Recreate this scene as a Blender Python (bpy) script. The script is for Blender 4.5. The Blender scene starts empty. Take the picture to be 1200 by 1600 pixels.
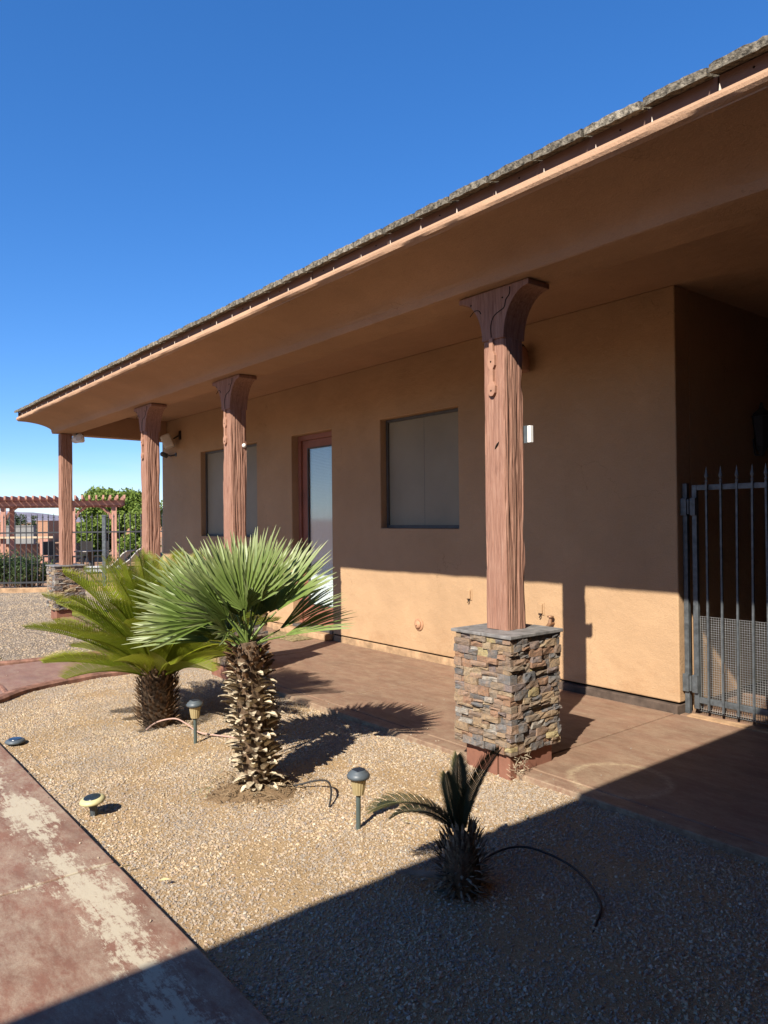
import bpy, math, random
import numpy as np
from mathutils import Vector, Matrix

S = bpy.context.scene
COL = S.collection
R = math.radians
random.seed(7)
rng = np.random.default_rng(7)

# ------------------------------------------------------------------ camera, sky, sun, exposure
CAM = Vector((0, 0, 1.6))
YAW, PITCH, ROLL = R(50.9736), R(0.5048), R(-0.5758)
fwd = Vector((-math.sin(YAW) * math.cos(PITCH), math.cos(YAW) * math.cos(PITCH), math.sin(PITCH)))
rgt = Vector((math.cos(YAW), math.sin(YAW), 0))
upv = rgt.cross(fwd)
r2 = rgt * math.cos(ROLL) + upv * math.sin(ROLL)
u2 = upv * math.cos(ROLL) - rgt * math.sin(ROLL)
cam = bpy.data.cameras.new('camera')
cam.sensor_fit = 'HORIZONTAL'; cam.sensor_width = 36; cam.lens = 1151.565 / 1200 * 36
cam.clip_start = 0.05; cam.clip_end = 9000
co = bpy.data.objects.new('camera', cam); COL.objects.link(co)
m = Matrix((r2, u2, -fwd)).transposed().to_4x4(); m.translation = CAM
co.matrix_world = m
S.camera = co

SUN = Vector((0.52, -1.136, 1.0)).normalized()
w = bpy.data.worlds.new("World"); S.world = w; w.use_nodes = True
sk = w.node_tree.nodes.new('ShaderNodeTexSky'); sk.sky_type = 'NISHITA'; sk.sun_disc = False
sk.sun_elevation = math.asin(SUN.z); sk.sun_rotation = math.atan2(SUN.x, SUN.y)
sk.altitude = 300; sk.air_density = 0.8; sk.dust_density = 0.1; sk.ozone_density = 7.0
bg = w.node_tree.nodes['Background']
hs_ = w.node_tree.nodes.new('ShaderNodeHueSaturation'); hs_.inputs['Saturation'].default_value = 1.35; hs_.inputs['Value'].default_value = 2.05; hs_.inputs['Hue'].default_value = 0.51
gm_ = w.node_tree.nodes.new('ShaderNodeGamma'); gm_.inputs[1].default_value = 0.72
w.node_tree.links.new(sk.outputs[0], gm_.inputs[0]); w.node_tree.links.new(gm_.outputs[0], hs_.inputs['Color']); wn = w.node_tree.nodes; wl = w.node_tree.links.new
tc_ = wn.new('ShaderNodeTexCoord'); mp_ = wn.new('ShaderNodeMapping'); mp_.inputs['Scale'].default_value = (1.2, 1.2, 9); wl(tc_.outputs['Generated'], mp_.inputs[0])
cn_ = wn.new('ShaderNodeTexNoise'); cn_.inputs['Scale'].default_value = 2.2; cn_.inputs['Detail'].default_value = 6; wl(mp_.outputs[0], cn_.inputs['Vector'])
cr_ = wn.new('ShaderNodeValToRGB'); cr_.color_ramp.elements[0].position = .42; cr_.color_ramp.elements[1].position = .66; wl(cn_.outputs[0], cr_.inputs[0])
sp_ = wn.new('ShaderNodeSeparateXYZ'); wl(tc_.outputs['Generated'], sp_.inputs[0])
mr_ = wn.new('ShaderNodeMapRange'); mr_.inputs['From Min'].default_value = 0.01; mr_.inputs['From Max'].default_value = 0.09; mr_.inputs['To Min'].default_value = .75; mr_.inputs['To Max'].default_value = 0; wl(sp_.outputs[2], mr_.inputs['Value'])
mu_ = wn.new('ShaderNodeMath'); mu_.operation = 'MULTIPLY'; wl(cr_.outputs[0], mu_.inputs[0]); wl(mr_.outputs[0], mu_.inputs[1])
mx_ = wn.new('ShaderNodeMix'); mx_.data_type = 'RGBA'; mx_.inputs[7].default_value = (6.2, 6.4, 6.8, 1); wl(mu_.outputs[0], mx_.inputs[0]); wl(hs_.outputs[0], mx_.inputs[6]); wl(mx_.outputs[2], bg.inputs[0])
bg.inputs[1].default_value = 0.075
sl = bpy.data.lights.new('sun', 'SUN'); sl.energy = 5.0; sl.angle = R(0.5); sl.color = (1.0, 0.93, 0.83)
so = bpy.data.objects.new('sun', sl); COL.objects.link(so)
so.rotation_euler = SUN.to_track_quat('Z', 'Y').to_euler(); so.location = (5, -5, 12)
S.view_settings.view_transform = 'Standard'; S.view_settings.look = 'None'
S.view_settings.exposure = 1.0; S.view_settings.gamma = 1.0
try: S.view_settings.use_curve_mapping = False
except Exception: pass

# ------------------------------------------------------------------ materials
def srgb(r, g, b):
    f = lambda c: (c / 255 / 12.92) if c / 255 <= 0.04045 else ((c / 255 + 0.055) / 1.055) ** 2.4
    return (f(r), f(g), f(b))

class NT:
    def __init__(s, name):
        s.m = bpy.data.materials.new(name); s.m.use_nodes = True
        s.t = s.m.node_tree; s.p = s.t.nodes['Principled BSDF']; s.out = s.t.nodes['Material Output']
    def n(s, typ, **kw):
        nd = s.t.nodes.new(typ)
        for k, v in kw.items():
            if k.startswith('i_'):
                k2 = k[2:]; nd.inputs[int(k2) if k2.isdigit() else k2.replace('_', ' ')].default_value = v
            else: setattr(nd, k, v)
        return nd
    def l(s, a, b): s.t.links.new(a, b)
    def ramp(s, fac, stops, interp='LINEAR'):
        nd = s.t.nodes.new('ShaderNodeValToRGB'); e = nd.color_ramp.elements; nd.color_ramp.interpolation = interp
        while len(e) < len(stops): e.new(0.5)
        for q, (p, c) in zip(e, stops):
            q.position = p; q.color = (*c[:3], 1) if hasattr(c, '__len__') else (c, c, c, 1)
        s.l(fac, nd.inputs[0]); return nd.outputs[0]
    def mix(s, fac, a, b, mode='MIX'):
        nd = s.t.nodes.new('ShaderNodeMix'); nd.data_type = 'RGBA'; nd.blend_type = mode
        for v, i in ((fac, 0), (a, 6), (b, 7)):
            if hasattr(v, 'links'): s.l(v, nd.inputs[i])
            else: nd.inputs[i].default_value = v if i == 0 else (*v[:3], 1)
        return nd.outputs[2]
    def math(s, op, a, b=None, c=None, clamp=False):
        nd = s.t.nodes.new('ShaderNodeMath'); nd.operation = op; nd.use_clamp = clamp
        for i, v in enumerate((a, b, c)):
            if v is None: continue
            if hasattr(v, 'links'): s.l(v, nd.inputs[i])
            else: nd.inputs[i].default_value = v
        return nd.outputs[0]
    def noise(s, scale, detail=6, rough=0.55, vec=None, dist=0.0, out=0):
        nd = s.n('ShaderNodeTexNoise', i_Scale=scale, i_Detail=detail, i_Roughness=rough, i_Distortion=dist)
        if vec is not None: s.l(vec, nd.inputs['Vector'])
        return nd.outputs[out]
    def pos(s): return s.n('ShaderNodeNewGeometry').outputs['Position']
    def obj(s): return s.n('ShaderNodeTexCoord').outputs['Object']
    def scaled(s, vec, sc):
        nd = s.n('ShaderNodeMapping'); s.l(vec, nd.inputs[0]); nd.inputs['Scale'].default_value = sc; return nd.outputs[0]
    def rnd(s): return s.n('ShaderNodeObjectInfo').outputs['Random']
    def base(s, c):
        if hasattr(c, 'links'): s.l(c, s.p.inputs['Base Color'])
        else: s.p.inputs['Base Color'].default_value = (*c[:3], 1)
    def rough(s, v, spec=None):
        if hasattr(v, 'links'): s.l(v, s.p.inputs['Roughness'])
        else: s.p.inputs['Roughness'].default_value = v
        if spec is not None: s.p.inputs['Specular IOR Level'].default_value = spec
    def bump(s, h, strength=0.5, dist=0.01, prev=None):
        nd = s.n('ShaderNodeBump', i_Strength=strength, i_Distance=dist); s.l(h, nd.inputs['Height'])
        if prev is not None: s.l(prev, nd.inputs['Normal'])
        s.l(nd.outputs[0], s.p.inputs['Normal']); return nd.outputs[0]

def simple(name, c, rough=0.6, spec=0.3, metal=0.0, var=0.12, scale=12, bump=0.0, bscale=80, bdist=0.002, rndvar=0.0):
    t = NT(name); v = t.obj()
    n = t.noise(scale, 5, 0.6, v)
    c2 = tuple(max(0, x * (1 - var * 1.6)) for x in c); c3 = tuple(min(1, x * (1 + var)) for x in c)
    col = t.ramp(n, [(0.3, c2), (0.7, c3)])
    if rndvar:
        k = t.math('MULTIPLY_ADD', t.rnd(), 2 * rndvar, 1 - rndvar)
        hs = t.n('ShaderNodeHueSaturation'); t.l(k, hs.inputs['Value']); t.l(col, hs.inputs['Color']); col = hs.outputs[0]
    t.base(col); t.rough(rough, spec); t.p.inputs['Metallic'].default_value = metal
    if bump: t.bump(t.noise(bscale, 4, 0.6, v), bump, bdist)
    return t.m

# stucco
def stucco(name, c, blot=0.1):
    t = NT(name); p = t.pos()
    big = t.noise(0.9, 5, 0.6, p); mid = t.noise(6, 5, 0.65, p)
    d = tuple(x * (1 - blot * 1.5) for x in c); l_ = tuple(min(1, x * (1 + blot)) for x in c)
    a = t.ramp(big, [(0.3, d), (0.7, l_)])
    col = t.mix(t.ramp(mid, [(0.35, 0.0), (0.75, 0.3)]), a, tuple(x * 0.85 for x in c))
    sep = t.n('ShaderNodeSeparateXYZ'); t.l(p, sep.inputs[0])
    # dust and splash stains just above the paving
    low = t.math('SUBTRACT', 1.0, t.math('MULTIPLY', sep.outputs[2], 2.2), clamp=True)
    st = t.math('MULTIPLY', low, t.ramp(t.noise(3.5, 6, 0.7, t.scaled(p, (1, 1, 2))), [(0.48, 0.0), (0.7, 0.75)]))
    col = t.mix(st, col, (c[0] * 0.72, c[1] * 0.62, c[2] * 0.55))
    col = t.mix(t.ramp(t.noise(90, 4, 0.8, p), [(0.40, 0.22), (0.55, 0.0)]), col, tuple(x * 0.55 for x in c))
    vor = t.n('ShaderNodeTexVoronoi', feature='DISTANCE_TO_EDGE', i_Scale=0.55)
    wp = t.n('ShaderNodeVectorMath', operation='ADD'); t.l(p, wp.inputs[0]); nn = t.n('ShaderNodeTexNoise', i_Scale=2.5, i_Detail=6.0); t.l(p, nn.inputs[0]); t.l(nn.outputs[1], wp.inputs[1]); t.l(wp.outputs[0], vor.inputs['Vector'])
    crack = t.math('MULTIPLY', t.math('LESS_THAN', vor.outputs['Distance'], 0.0016), t.ramp(t.noise(1.4, 3, 0.5, p), [(0.5, 0.0), (0.6, 0.45)]))
    col = t.mix(crack, col, tuple(x * 0.45 for x in c))
    drip = t.noise(3.2, 5, 0.7, t.scaled(p, (2.5, 2.5, 0.22)))
    col = t.mix(t.ramp(drip, [(0.58, 0.0), (0.75, 0.22)]), col, tuple(x * 0.72 for x in c))
    t.base(col); t.rough(0.92, 0.15)
    b1 = t.bump(t.noise(5, 4, 0.5, p), 0.45, 0.03)
    b2 = t.bump(t.noise(26, 5, 0.6, p, 1.0), 0.5, 0.006, b1)
    t.bump(t.noise(110, 5, 0.7, p), 0.8, 0.005, b2)
    return t.m
M = {}
M['stucco'] = stucco('stucco', (0.425, 0.275, 0.155))
M['stucco_dark'] = stucco('stucco_beam', (0.41, 0.25, 0.152))
M['concrete_stem'] = simple('stem_concrete', (0.09, 0.065, 0.05), 0.9, 0.2, var=0.3, scale=9, bump=0.6, bscale=90)
M['stem_tan'] = simple('stem_tan', (0.36, 0.23, 0.13), 0.9, 0.2, var=0.25, scale=9, bump=0.6, bscale=90)
M['black'] = simple('dark_gap', (0.015, 0.012, 0.01), 0.9, 0.1)
M['fascia'] = simple('fascia_paint', (0.155, 0.092, 0.068), 0.65, 0.3, var=0.12, scale=5, bump=0.3, bscale=60)
M['sliver'] = simple('painted_sun_sliver', (0.6, 0.5, 0.4), 0.5, 0.4)  # pale colour imitating slivers of sunlight on the fascia
M['tile'] = simple('roof_tile', (0.19, 0.165, 0.125), 0.95, 0.1, var=0.55, scale=45, bump=1.0, bscale=70, bdist=0.012, rndvar=0.25)

# weathered timber
t = NT('painted_timber'); v = t.obj()
g = t.noise(9, 8, 0.65, t.scaled(v, (7, 7, 0.6)), 0.6)
c = t.ramp(g, [(0.25, (0.15, 0.072, 0.050)), (0.5, (0.265, 0.140, 0.096)), (0.78, (0.35, 0.21, 0.15))])
c = t.mix(t.ramp(t.noise(2.2, 5, 0.7, v), [(0.5, 0.0), (0.75, 0.35)]), c, (0.23, 0.11, 0.075))
t.base(c); t.rough(0.85, 0.2)
b = t.bump(g, 0.9, 0.006); t.bump(t.noise(120, 4, 0.6, t.scaled(v, (3, 3, 0.5))), 0.4, 0.002, b)
M['timber'] = t.m
M['timber_far'] = simple('pergola_timber', (0.36, 0.19, 0.14), 0.8, 0.2, rndvar=0.1)
M['ornament'] = simple('ornament_timber', (0.33, 0.18, 0.12), 0.8, 0.2, bump=0.3)
M['base_red'] = simple('painted_footing', (0.21, 0.095, 0.062), 0.85, 0.2, bump=0.4)

# ledge stone, one colour per stone
t = NT('ledge_stone'); v = t.pos(); r_ = t.math('FRACT', t.math('ADD', t.rnd(), t.n('ShaderNodeNewGeometry').outputs['Random Per Island']))
c = t.ramp(r_, [(0.0, (0.13, 0.13, 0.13)), (0.10, (0.20, 0.14, 0.10)), (0.20, (0.30, 0.21, 0.125)), (0.29, (0.155, 0.15, 0.145)),
                (0.38, (0.27, 0.15, 0.09)), (0.47, (0.33, 0.25, 0.155)), (0.56, (0.11, 0.115, 0.12)), (0.65, (0.22, 0.17, 0.12)), (0.73, (0.29, 0.19, 0.13)), (0.81, (0.19, 0.15, 0.14)),
                (0.89, (0.38, 0.31, 0.15)), (0.93, (0.32, 0.30, 0.26))], 'CONSTANT')
n1 = t.noise(22, 6, 0.7, v)
c = t.mix(t.ramp(n1, [(0.42, 0.0), (0.7, 0.6)]), c, (0.30, 0.185, 0.10))
c = t.mix(t.ramp(t.noise(60, 5, 0.7, v), [(0.35, 0.55), (0.6, 0.0)]), c, (0.086, 0.078, 0.070))
t.base(c); t.rough(0.75, 0.3)
t.bump(t.noise(55, 8, 0.75, t.scaled(v, (1, 1, 3))), 0.9, 0.007)
M['stone'] = t.m
M['slate'] = simple('slate_cap', (0.19, 0.18, 0.17), 0.6, 0.4, var=0.3, scale=14, bump=0.5, bscale=35, bdist=0.004)
M['mortar'] = simple('mortar', (0.12, 0.10, 0.08), 0.95, 0.1)

# stained concrete
def slabmat(name, red, tan, ring=False, edge=False):
    t = NT(name); p = t.pos()
    sep = t.n('ShaderNodeSeparateXYZ'); t.l(p, sep.inputs[0])
    a = t.ramp(t.noise(1.3, 8, 0.7, t.scaled(p, (1, 1.8, 1)), 0.1), [(0.3, tuple(x * 0.75 for x in red)), (0.7, tuple(x * 1.2 for x in red))])
    a = t.mix(t.ramp(t.noise(4.5, 10, 0.8, t.scaled(p, (1, 2.2, 1)), 0.1), [(0.42, 0.0), (0.72, 0.75)]), a, tan)
    a = t.mix(t.ramp(t.noise(2.1, 9, 0.78, t.scaled(p, (1, 1.8, 1)), 0.1), [(0.5, 0.0), (0.68, 0.55)]), a, tuple(x * 0.62 for x in red))
    a = t.mix(t.ramp(t.noise(160, 3, 0.7, p), [(0.4, 0.22), (0.6, 0.0)]), a, tuple(x * 0.5 for x in red))
    if edge:
        # mineral bloom: strongest in a band inside the bed edge, and along the joints
        wob = t.noise(2.6, 9, 0.72, t.scaled(p, (0.75, 1.5, 1)), 0.3)
        fine = t.noise(24, 6, 0.8, p)
        dy = t.math('SUBTRACT', 1.2, sep.outputs[1])
        band = t.math('SUBTRACT', 1.0, t.math('DIVIDE', t.math('ABSOLUTE', t.math('SUBTRACT', dy, 0.2)), 0.36), clamp=True)
        jx = t.math('ABSOLUTE', t.math('ADD', sep.outputs[0], 3.51))
        band2 = t.math('MULTIPLY', t.math('SUBTRACT', 1.0, t.math('DIVIDE', jx, 0.2), clamp=True), 0.85)
        far = t.math('MULTIPLY', t.math('SUBTRACT', t.math('MULTIPLY', sep.outputs[0], -0.5), 1.5, clamp=True), 0.45)
        bb = t.math('MAXIMUM', t.math('MAXIMUM', band, band2), far)
        wob = t.ramp(wob, [(0.3, 0.0), (0.7, 1.0)]); fine = t.ramp(fine, [(0.3, 0.0), (0.7, 1.0)])
        strk = t.ramp(t.noise(7, 8, 0.8, t.scaled(p, (0.9, 5, 1)), 0.5), [(0.3, 0.0), (0.7, 1.0)])
        f = t.math('ADD', t.math('MULTIPLY', bb, 0.56), t.math('ADD', t.math('MULTIPLY', wob, 0.42), t.math('ADD', t.math('MULTIPLY', fine, 0.22), t.math('MULTIPLY', strk, 0.3))))
        mk = t.ramp(f, [(0.90, 0.0), (1.06, 0.95)])
        kerb = t.math('LESS_THAN', dy, 0.045)
        mk = t.mix(kerb, mk, t.mix(0.75, mk, (0, 0, 0)))
        a = t.mix(mk, a, tan)
    if ring:
        cx, cy, rr = -2.60, 3.93, 0.285
        dx = t.math('SUBTRACT', sep.outputs[0], cx); dyy = t.math('SUBTRACT', sep.outputs[1], cy)
        d = t.math('SQRT', t.math('ADD', t.math('MULTIPLY', dx, dx), t.math('MULTIPLY', dyy, dyy)))
        d = t.math('ADD', d, t.math('MULTIPLY', t.math('SUBTRACT', t.noise(7, 4, 0.6, p), 0.5), 0.035))
        k = t.math('SUBTRACT', 1.0, t.math('DIVIDE', t.math('ABSOLUTE', t.math('SUBTRACT', d, rr)), 0.046), clamp=True)
        k2 = t.math('MULTIPLY', t.math('LESS_THAN', d, rr), 0.22)
        k = t.math('MULTIPLY', t.math('MAXIMUM', k, k2), t.ramp(t.noise(30, 5, 0.75, p), [(0.35, 0.08), (0.65, 0.85)]))
        a = t.mix(k, a, (0.40, 0.32, 0.20))
        # dusty front edge
        ed = t.math('SUBTRACT', 1.0, t.math('MULTIPLY', t.math('SUBTRACT', sep.outputs[1], 3.545), 9), clamp=True)
        k = t.math('MULTIPLY', ed, t.ramp(t.noise(9, 7, 0.75, p), [(0.45, 0.0), (0.62, 0.8)]))
        a = t.mix(k, a, tan)
        spk = t.ramp(t.noise(38, 5, 0.8, p), [(0.70, 0.0), (0.74, 0.7)])
        a = t.mix(spk, a, (0.34, 0.27, 0.2))
    t.base(a); t.rough(t.ramp(t.noise(3, 5, 0.6, p), [(0.3, 0.62), (0.7, 0.85)]), 0.3)
    b = t.bump(t.noise(26, 6, 0.7, p), 0.35, 0.006); t.bump(t.noise(260, 3, 0.7, p), 0.35, 0.0015, b)
    return t.m
M['patio'] = slabmat('patio_concrete', (0.213, 0.124, 0.081), (0.328, 0.250, 0.165), ring=True)
M['walk'] = slabmat('walk_concrete', (0.210, 0.105, 0.070), (0.420, 0.362, 0.261), edge=True)
M['path'] = slabmat('path_concrete', (0.231, 0.127, 0.092), (0.308, 0.223, 0.158))
M['kerb'] = simple('kerb_concrete', (0.231, 0.119, 0.081), 0.85, 0.2, var=0.35, scale=10, bump=0.5, bscale=60)

def soilmat(name, a, b, fine=1.0):
    t = NT(name); p = t.pos()
    c = t.ramp(t.noise(0.9, 8, 0.65, p), [(0.35, a), (0.65, b)])
    c = t.mix(t.ramp(t.noise(70 * fine, 4, 0.8, p), [(0.38, 0.65), (0.6, 0.0)]), c, tuple(x * 0.5 for x in a))
    c = t.mix(t.ramp(t.noise(150 * fine, 3, 0.8, p), [(0.56, 0.0), (0.7, 0.6)]), c, tuple(min(1, x * 1.45) for x in b))
    t.base(c); t.rough(0.95, 0.1)
    x = t.bump(t.noise(45 * fine, 6, 0.75, p), 0.8, 0.02); t.bump(t.noise(200 * fine, 3, 0.8, p), 0.7, 0.006, x)
    return t.m
M['soil'] = soilmat('bed_soil', (0.417, 0.281, 0.150), (0.484, 0.334, 0.179))
M['mound'] = soilmat('mound_soil', (0.24, 0.155, 0.085), (0.31, 0.21, 0.115))
M['farsoil'] = soilmat('far_gravel', (0.216, 0.173, 0.130), (0.266, 0.216, 0.162))
M['ground'] = soilmat('desert_ground', (0.315, 0.188, 0.112), (0.360, 0.225, 0.143), 0.3)

# gravel: a colour per pebble from an instance attribute
t = NT('pebble')
at = t.n('ShaderNodeAttribute', attribute_name='rnd', attribute_type='INSTANCER')
c = t.ramp(at.outputs['Fac'], [(0.0, (0.220, 0.180, 0.145)), (0.14, (0.394, 0.296, 0.186)), (0.34, (0.464, 0.348, 0.215)), (0.5, (0.348, 0.273, 0.191)),
    (0.64, (0.499, 0.389, 0.249)), (0.76, (0.290, 0.255, 0.215)), (0.86, (0.406, 0.290, 0.203)), (0.96, (0.580, 0.499, 0.371))], 'CONSTANT')
c = t.mix(t.ramp(t.noise(1.3, 6, 0.7, t.pos()), [(0.42, 0.55), (0.56, 0.0)]), c, (0.25, 0.215, 0.18))
c = t.mix(t.ramp(t.noise(90, 3, 0.6, t.pos()), [(0.4, 0.3), (0.6, 0.0)]), c, (0.143, 0.113, 0.082))
t.base(c); t.rough(0.85, 0.25)
M['pebble'] = t.m

def leafmat(name, a, b, tipc=None, trans=0.25, rough=0.45):
    t = NT(name)
    at = t.n('ShaderNodeAttribute', attribute_name='tip')
    k = t.math('ADD', t.math('MULTIPLY', t.rnd(), 0.6), t.math('MULTIPLY', t.noise(5, 4, 0.6, t.pos()), 0.4))
    c = t.ramp(k, [(0.2, a), (0.8, b)])
    if tipc: c = t.mix(t.ramp(at.outputs['Fac'], [(0.55, 0.0), (1.0, 0.8)]), c, tipc)
    t.base(c); t.rough(rough, 0.45)
    tr = t.n('ShaderNodeBsdfTranslucent'); t.l(c, tr.inputs[0])
    ms = t.n('ShaderNodeMixShader', i_0=trans)
    t.l(t.p.outputs[0], ms.inputs[1]); t.l(tr.outputs[0], ms.inputs[2]); t.l(ms.outputs[0], t.out.inputs[0])
    return t.m
M['fan'] = leafmat('fan_leaf', (0.125, 0.185, 0.036), (0.20, 0.275, 0.07), (0.289, 0.306, 0.145))
M['sago'] = leafmat('sago_leaf', (0.125, 0.175, 0.010), (0.25, 0.28, 0.02), (0.368, 0.320, 0.040), 0.3, 0.5)
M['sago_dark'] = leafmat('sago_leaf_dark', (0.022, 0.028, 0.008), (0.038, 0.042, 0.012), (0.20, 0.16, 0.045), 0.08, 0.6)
M['dead_leaf'] = simple('dead_leaf', (0.252, 0.210, 0.154), 0.9, 0.1, var=0.3)
M['petiole'] = simple('petiole', (0.176, 0.216, 0.072), 0.5, 0.3, var=0.2)
M['bract'] = simple('leaf_base_dry', (0.47, 0.385, 0.26), 0.85, 0.15, var=0.4, scale=35, rndvar=0.3, bump=0.4)
M['bract_brown'] = simple('leaf_base_brown', (0.160, 0.092, 0.048), 0.9, 0.1, var=0.4, scale=30, rndvar=0.35)
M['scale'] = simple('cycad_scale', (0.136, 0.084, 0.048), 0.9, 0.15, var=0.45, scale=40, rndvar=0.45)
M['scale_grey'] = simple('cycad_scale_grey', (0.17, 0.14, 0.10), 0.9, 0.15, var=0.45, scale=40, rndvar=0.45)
M['trunk'] = simple('trunk_core', (0.12, 0.08, 0.05), 0.95, 0.1, var=0.5, scale=30)
M['tree_leaf'] = leafmat('tree_leaf', (0.088, 0.152, 0.024), (0.192, 0.264, 0.044), None, 0.35, 0.6)
M['tree_dark'] = leafmat('tree_leaf_dark', (0.05, 0.075, 0.03), (0.09, 0.12, 0.045), None, 0.2, 0.7)
M['bush'] = leafmat('bush_leaf', (0.06, 0.10, 0.03), (0.13, 0.19, 0.06), None, 0.25, 0.5)
M['bark'] = simple('bark', (0.16, 0.11, 0.075), 0.95, 0.1, var=0.4)

M['iron'] = simple('grey_iron', (0.095, 0.105, 0.11), 0.5, 0.5, metal=0.35, var=0.3, scale=20, bump=0.2)
M['iron_black'] = simple('black_iron', (0.03, 0.03, 0.032), 0.5, 0.4)
M['wire'] = simple('galvanised_wire', (0.26, 0.26, 0.25), 0.5, 0.5, metal=0.4)
M['door'] = simple('door_paint', (0.26, 0.10, 0.065), 0.55, 0.4, var=0.12, scale=4, bump=0.15)
M['winframe'] = simple('window_frame', (0.075, 0.07, 0.062), 0.5, 0.4)
t = NT('solar_screen'); v = t.pos()
t.base(t.ramp(t.noise(1.2, 4, 0.6, v), [(0.3, (0.22, 0.19, 0.13)), (0.7, (0.28, 0.245, 0.17))])); t.rough(0.55, 0.3)
wv = t.n('ShaderNodeTexWave', i_Scale=110.0); t.l(v, wv.inputs[0]); t.bump(wv.outputs['Fac'], 0.2, 0.001)
M['screen'] = t.m
t = NT('door_glass')
gl = t.n('ShaderNodeBsdfGlossy', i_Color=(0.95, 0.93, 0.88, 1), i_Roughness=0.06); tp = t.n('ShaderNodeBsdfTransparent', i_Color=(0.93, 0.96, 0.96, 1))
ms = t.n('ShaderNodeMixShader', i_0=0.14); t.l(tp.outputs[0], ms.inputs[1]); t.l(gl.outputs[0], ms.inputs[2]); t.l(ms.outputs[0], t.out.inputs[0])
M['glass'] = t.m
M['blind'] = simple('blind_white', (0.82, 0.84, 0.82), 0.5, 0.3, var=0.04)
M['dark_metal'] = simple('dark_bronze', (0.035, 0.03, 0.026), 0.4, 0.5, metal=0.5)
M['white'] = simple('white_plastic', (0.75, 0.74, 0.70), 0.45, 0.4, var=0.05)
M['offwhite'] = simple('offwhite_plastic', (0.60, 0.56, 0.50), 0.5, 0.4, var=0.06)
M['greyplastic'] = simple('grey_plastic', (0.075, 0.09, 0.10), 0.45, 0.4, var=0.15)
M['pole_green'] = simple('pole_plastic', (0.065, 0.085, 0.075), 0.5, 0.4, var=0.15)
t = NT('lamp_lens'); t.base((0.45, 0.36, 0.19)); t.rough(0.35, 0.5)
tr = t.n('ShaderNodeBsdfTranslucent', i_Color=(0.75, 0.6, 0.32, 1)); ms = t.n('ShaderNodeMixShader', i_0=0.35)
t.l(t.p.outputs[0], ms.inputs[1]); t.l(tr.outputs[0], ms.inputs[2]); t.l(ms.outputs[0], t.out.inputs[0])
M['lens'] = t.m
M['panel'] = simple('solar_panel', (0.02, 0.03, 0.045), 0.2, 0.6, var=0.3)
M['cream'] = simple('cream_plastic', (0.465, 0.413, 0.210), 0.5, 0.4, var=0.1)
M['vent'] = simple('vent_cover', (0.374, 0.204, 0.116), 0.7, 0.3)
M['tube_black'] = simple('irrigation_tube', (0.03, 0.027, 0.025), 0.6, 0.3)
M['tube_tan'] = simple('irrigation_tube_tan', (0.385, 0.252, 0.203), 0.6, 0.3)
M['brass'] = simple('faucet_brass', (0.25, 0.14, 0.08), 0.5, 0.4, metal=0.5)
M['mat'] = simple('door_mat', (0.270, 0.216, 0.114), 0.98, 0.05, var=0.45, scale=30, bump=1.0, bscale=90, bdist=0.01)
M['sling'] = simple('lounger_sling', (0.465, 0.450, 0.413), 0.7, 0.2)
M['counter'] = simple('counter_top', (0.434, 0.336, 0.224), 0.7, 0.2)
M['far_wall'] = simple('grey_block_wall', (0.20, 0.20, 0.19), 0.9, 0.1, bump=0.2)
M['far_tan'] = simple('far_tan_stucco', (0.336, 0.189, 0.119), 0.9, 0.1)
M['mountain'] = simple('mountain_rock', (0.20, 0.19, 0.23), 0.95, 0.05, var=0.2, scale=0.01)
M['twig'] = simple('dry_twig', (0.20, 0.14, 0.08), 0.9, 0.1, rndvar=0.3)
M['weed'] = simple('dry_weed', (0.20, 0.21, 0.10), 0.9, 0.1, rndvar=0.3)

# ------------------------------------------------------------------ geometry helpers
OFF = {}
def wloc(o): return OFF.get(o.name, Vector((0, 0, 0)))
def meta(o, label=None, cat=None, group=None, kind=None):
    for k, v in (('label', label), ('category', cat), ('group', group), ('kind', kind)):
        if v: o[k] = v
    return o
def thing(name, label, cat, loc=(0, 0, 0), group=None, kind=None):
    o = bpy.data.objects.new(name, None); COL.objects.link(o); o.location = loc; o.empty_display_size = 0.1
    OFF[o.name] = Vector(loc); return meta(o, label, cat, group, kind)
def mesh(name, V, F, mat, smooth=False):
    me = bpy.data.meshes.new(name); me.from_pydata([tuple(map(float, v)) for v in V], [], [tuple(map(int, f)) for f in F])
    if mat is not None: me.materials.append(mat)
    if smooth: me.shade_smooth()
    me.update(); return me
def link(name, me, parent=None, loc=(0, 0, 0), rot=None, scale=None, inherit=True):
    o = bpy.data.objects.new(name, me); COL.objects.link(o)
    base = wloc(parent) if parent is not None else Vector((0, 0, 0))
    o.location = Vector(loc) - base
    OFF[o.name] = Vector(loc)
    if rot is not None:
        if isinstance(rot, Matrix): o.rotation_euler = rot.to_euler()
        else: o.rotation_euler = rot
    if scale is not None: o.scale = scale if hasattr(scale, '__len__') else (scale,) * 3
    if parent is not None: o.parent = parent
    return o
def part(name, VF, mat, parent=None, smooth=False, bevel=0, origin=None):
    """mesh given in world coordinates, origin moved to the parent's (or to the given point)"""
    V, F = VF
    base = Vector(origin) if origin is not None else (wloc(parent) if parent is not None else Vector((0, 0, 0)))
    V = np.asarray(V, float) - np.array(base)
    o = link(name, mesh(name, V, F, mat, smooth), parent, base)
    if bevel:
        b = o.modifiers.new('bevel', 'BEVEL'); b.width = bevel; b.segments = 2; b.limit_method = 'ANGLE'; b.angle_limit = R(40)
    return o
def join(*parts):
    V = []; F = []
    for v, f in parts:
        n = len(V); V.extend([tuple(q) for q in v]); F.extend([tuple(i + n for i in q) for q in f])
    return V, F
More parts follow.
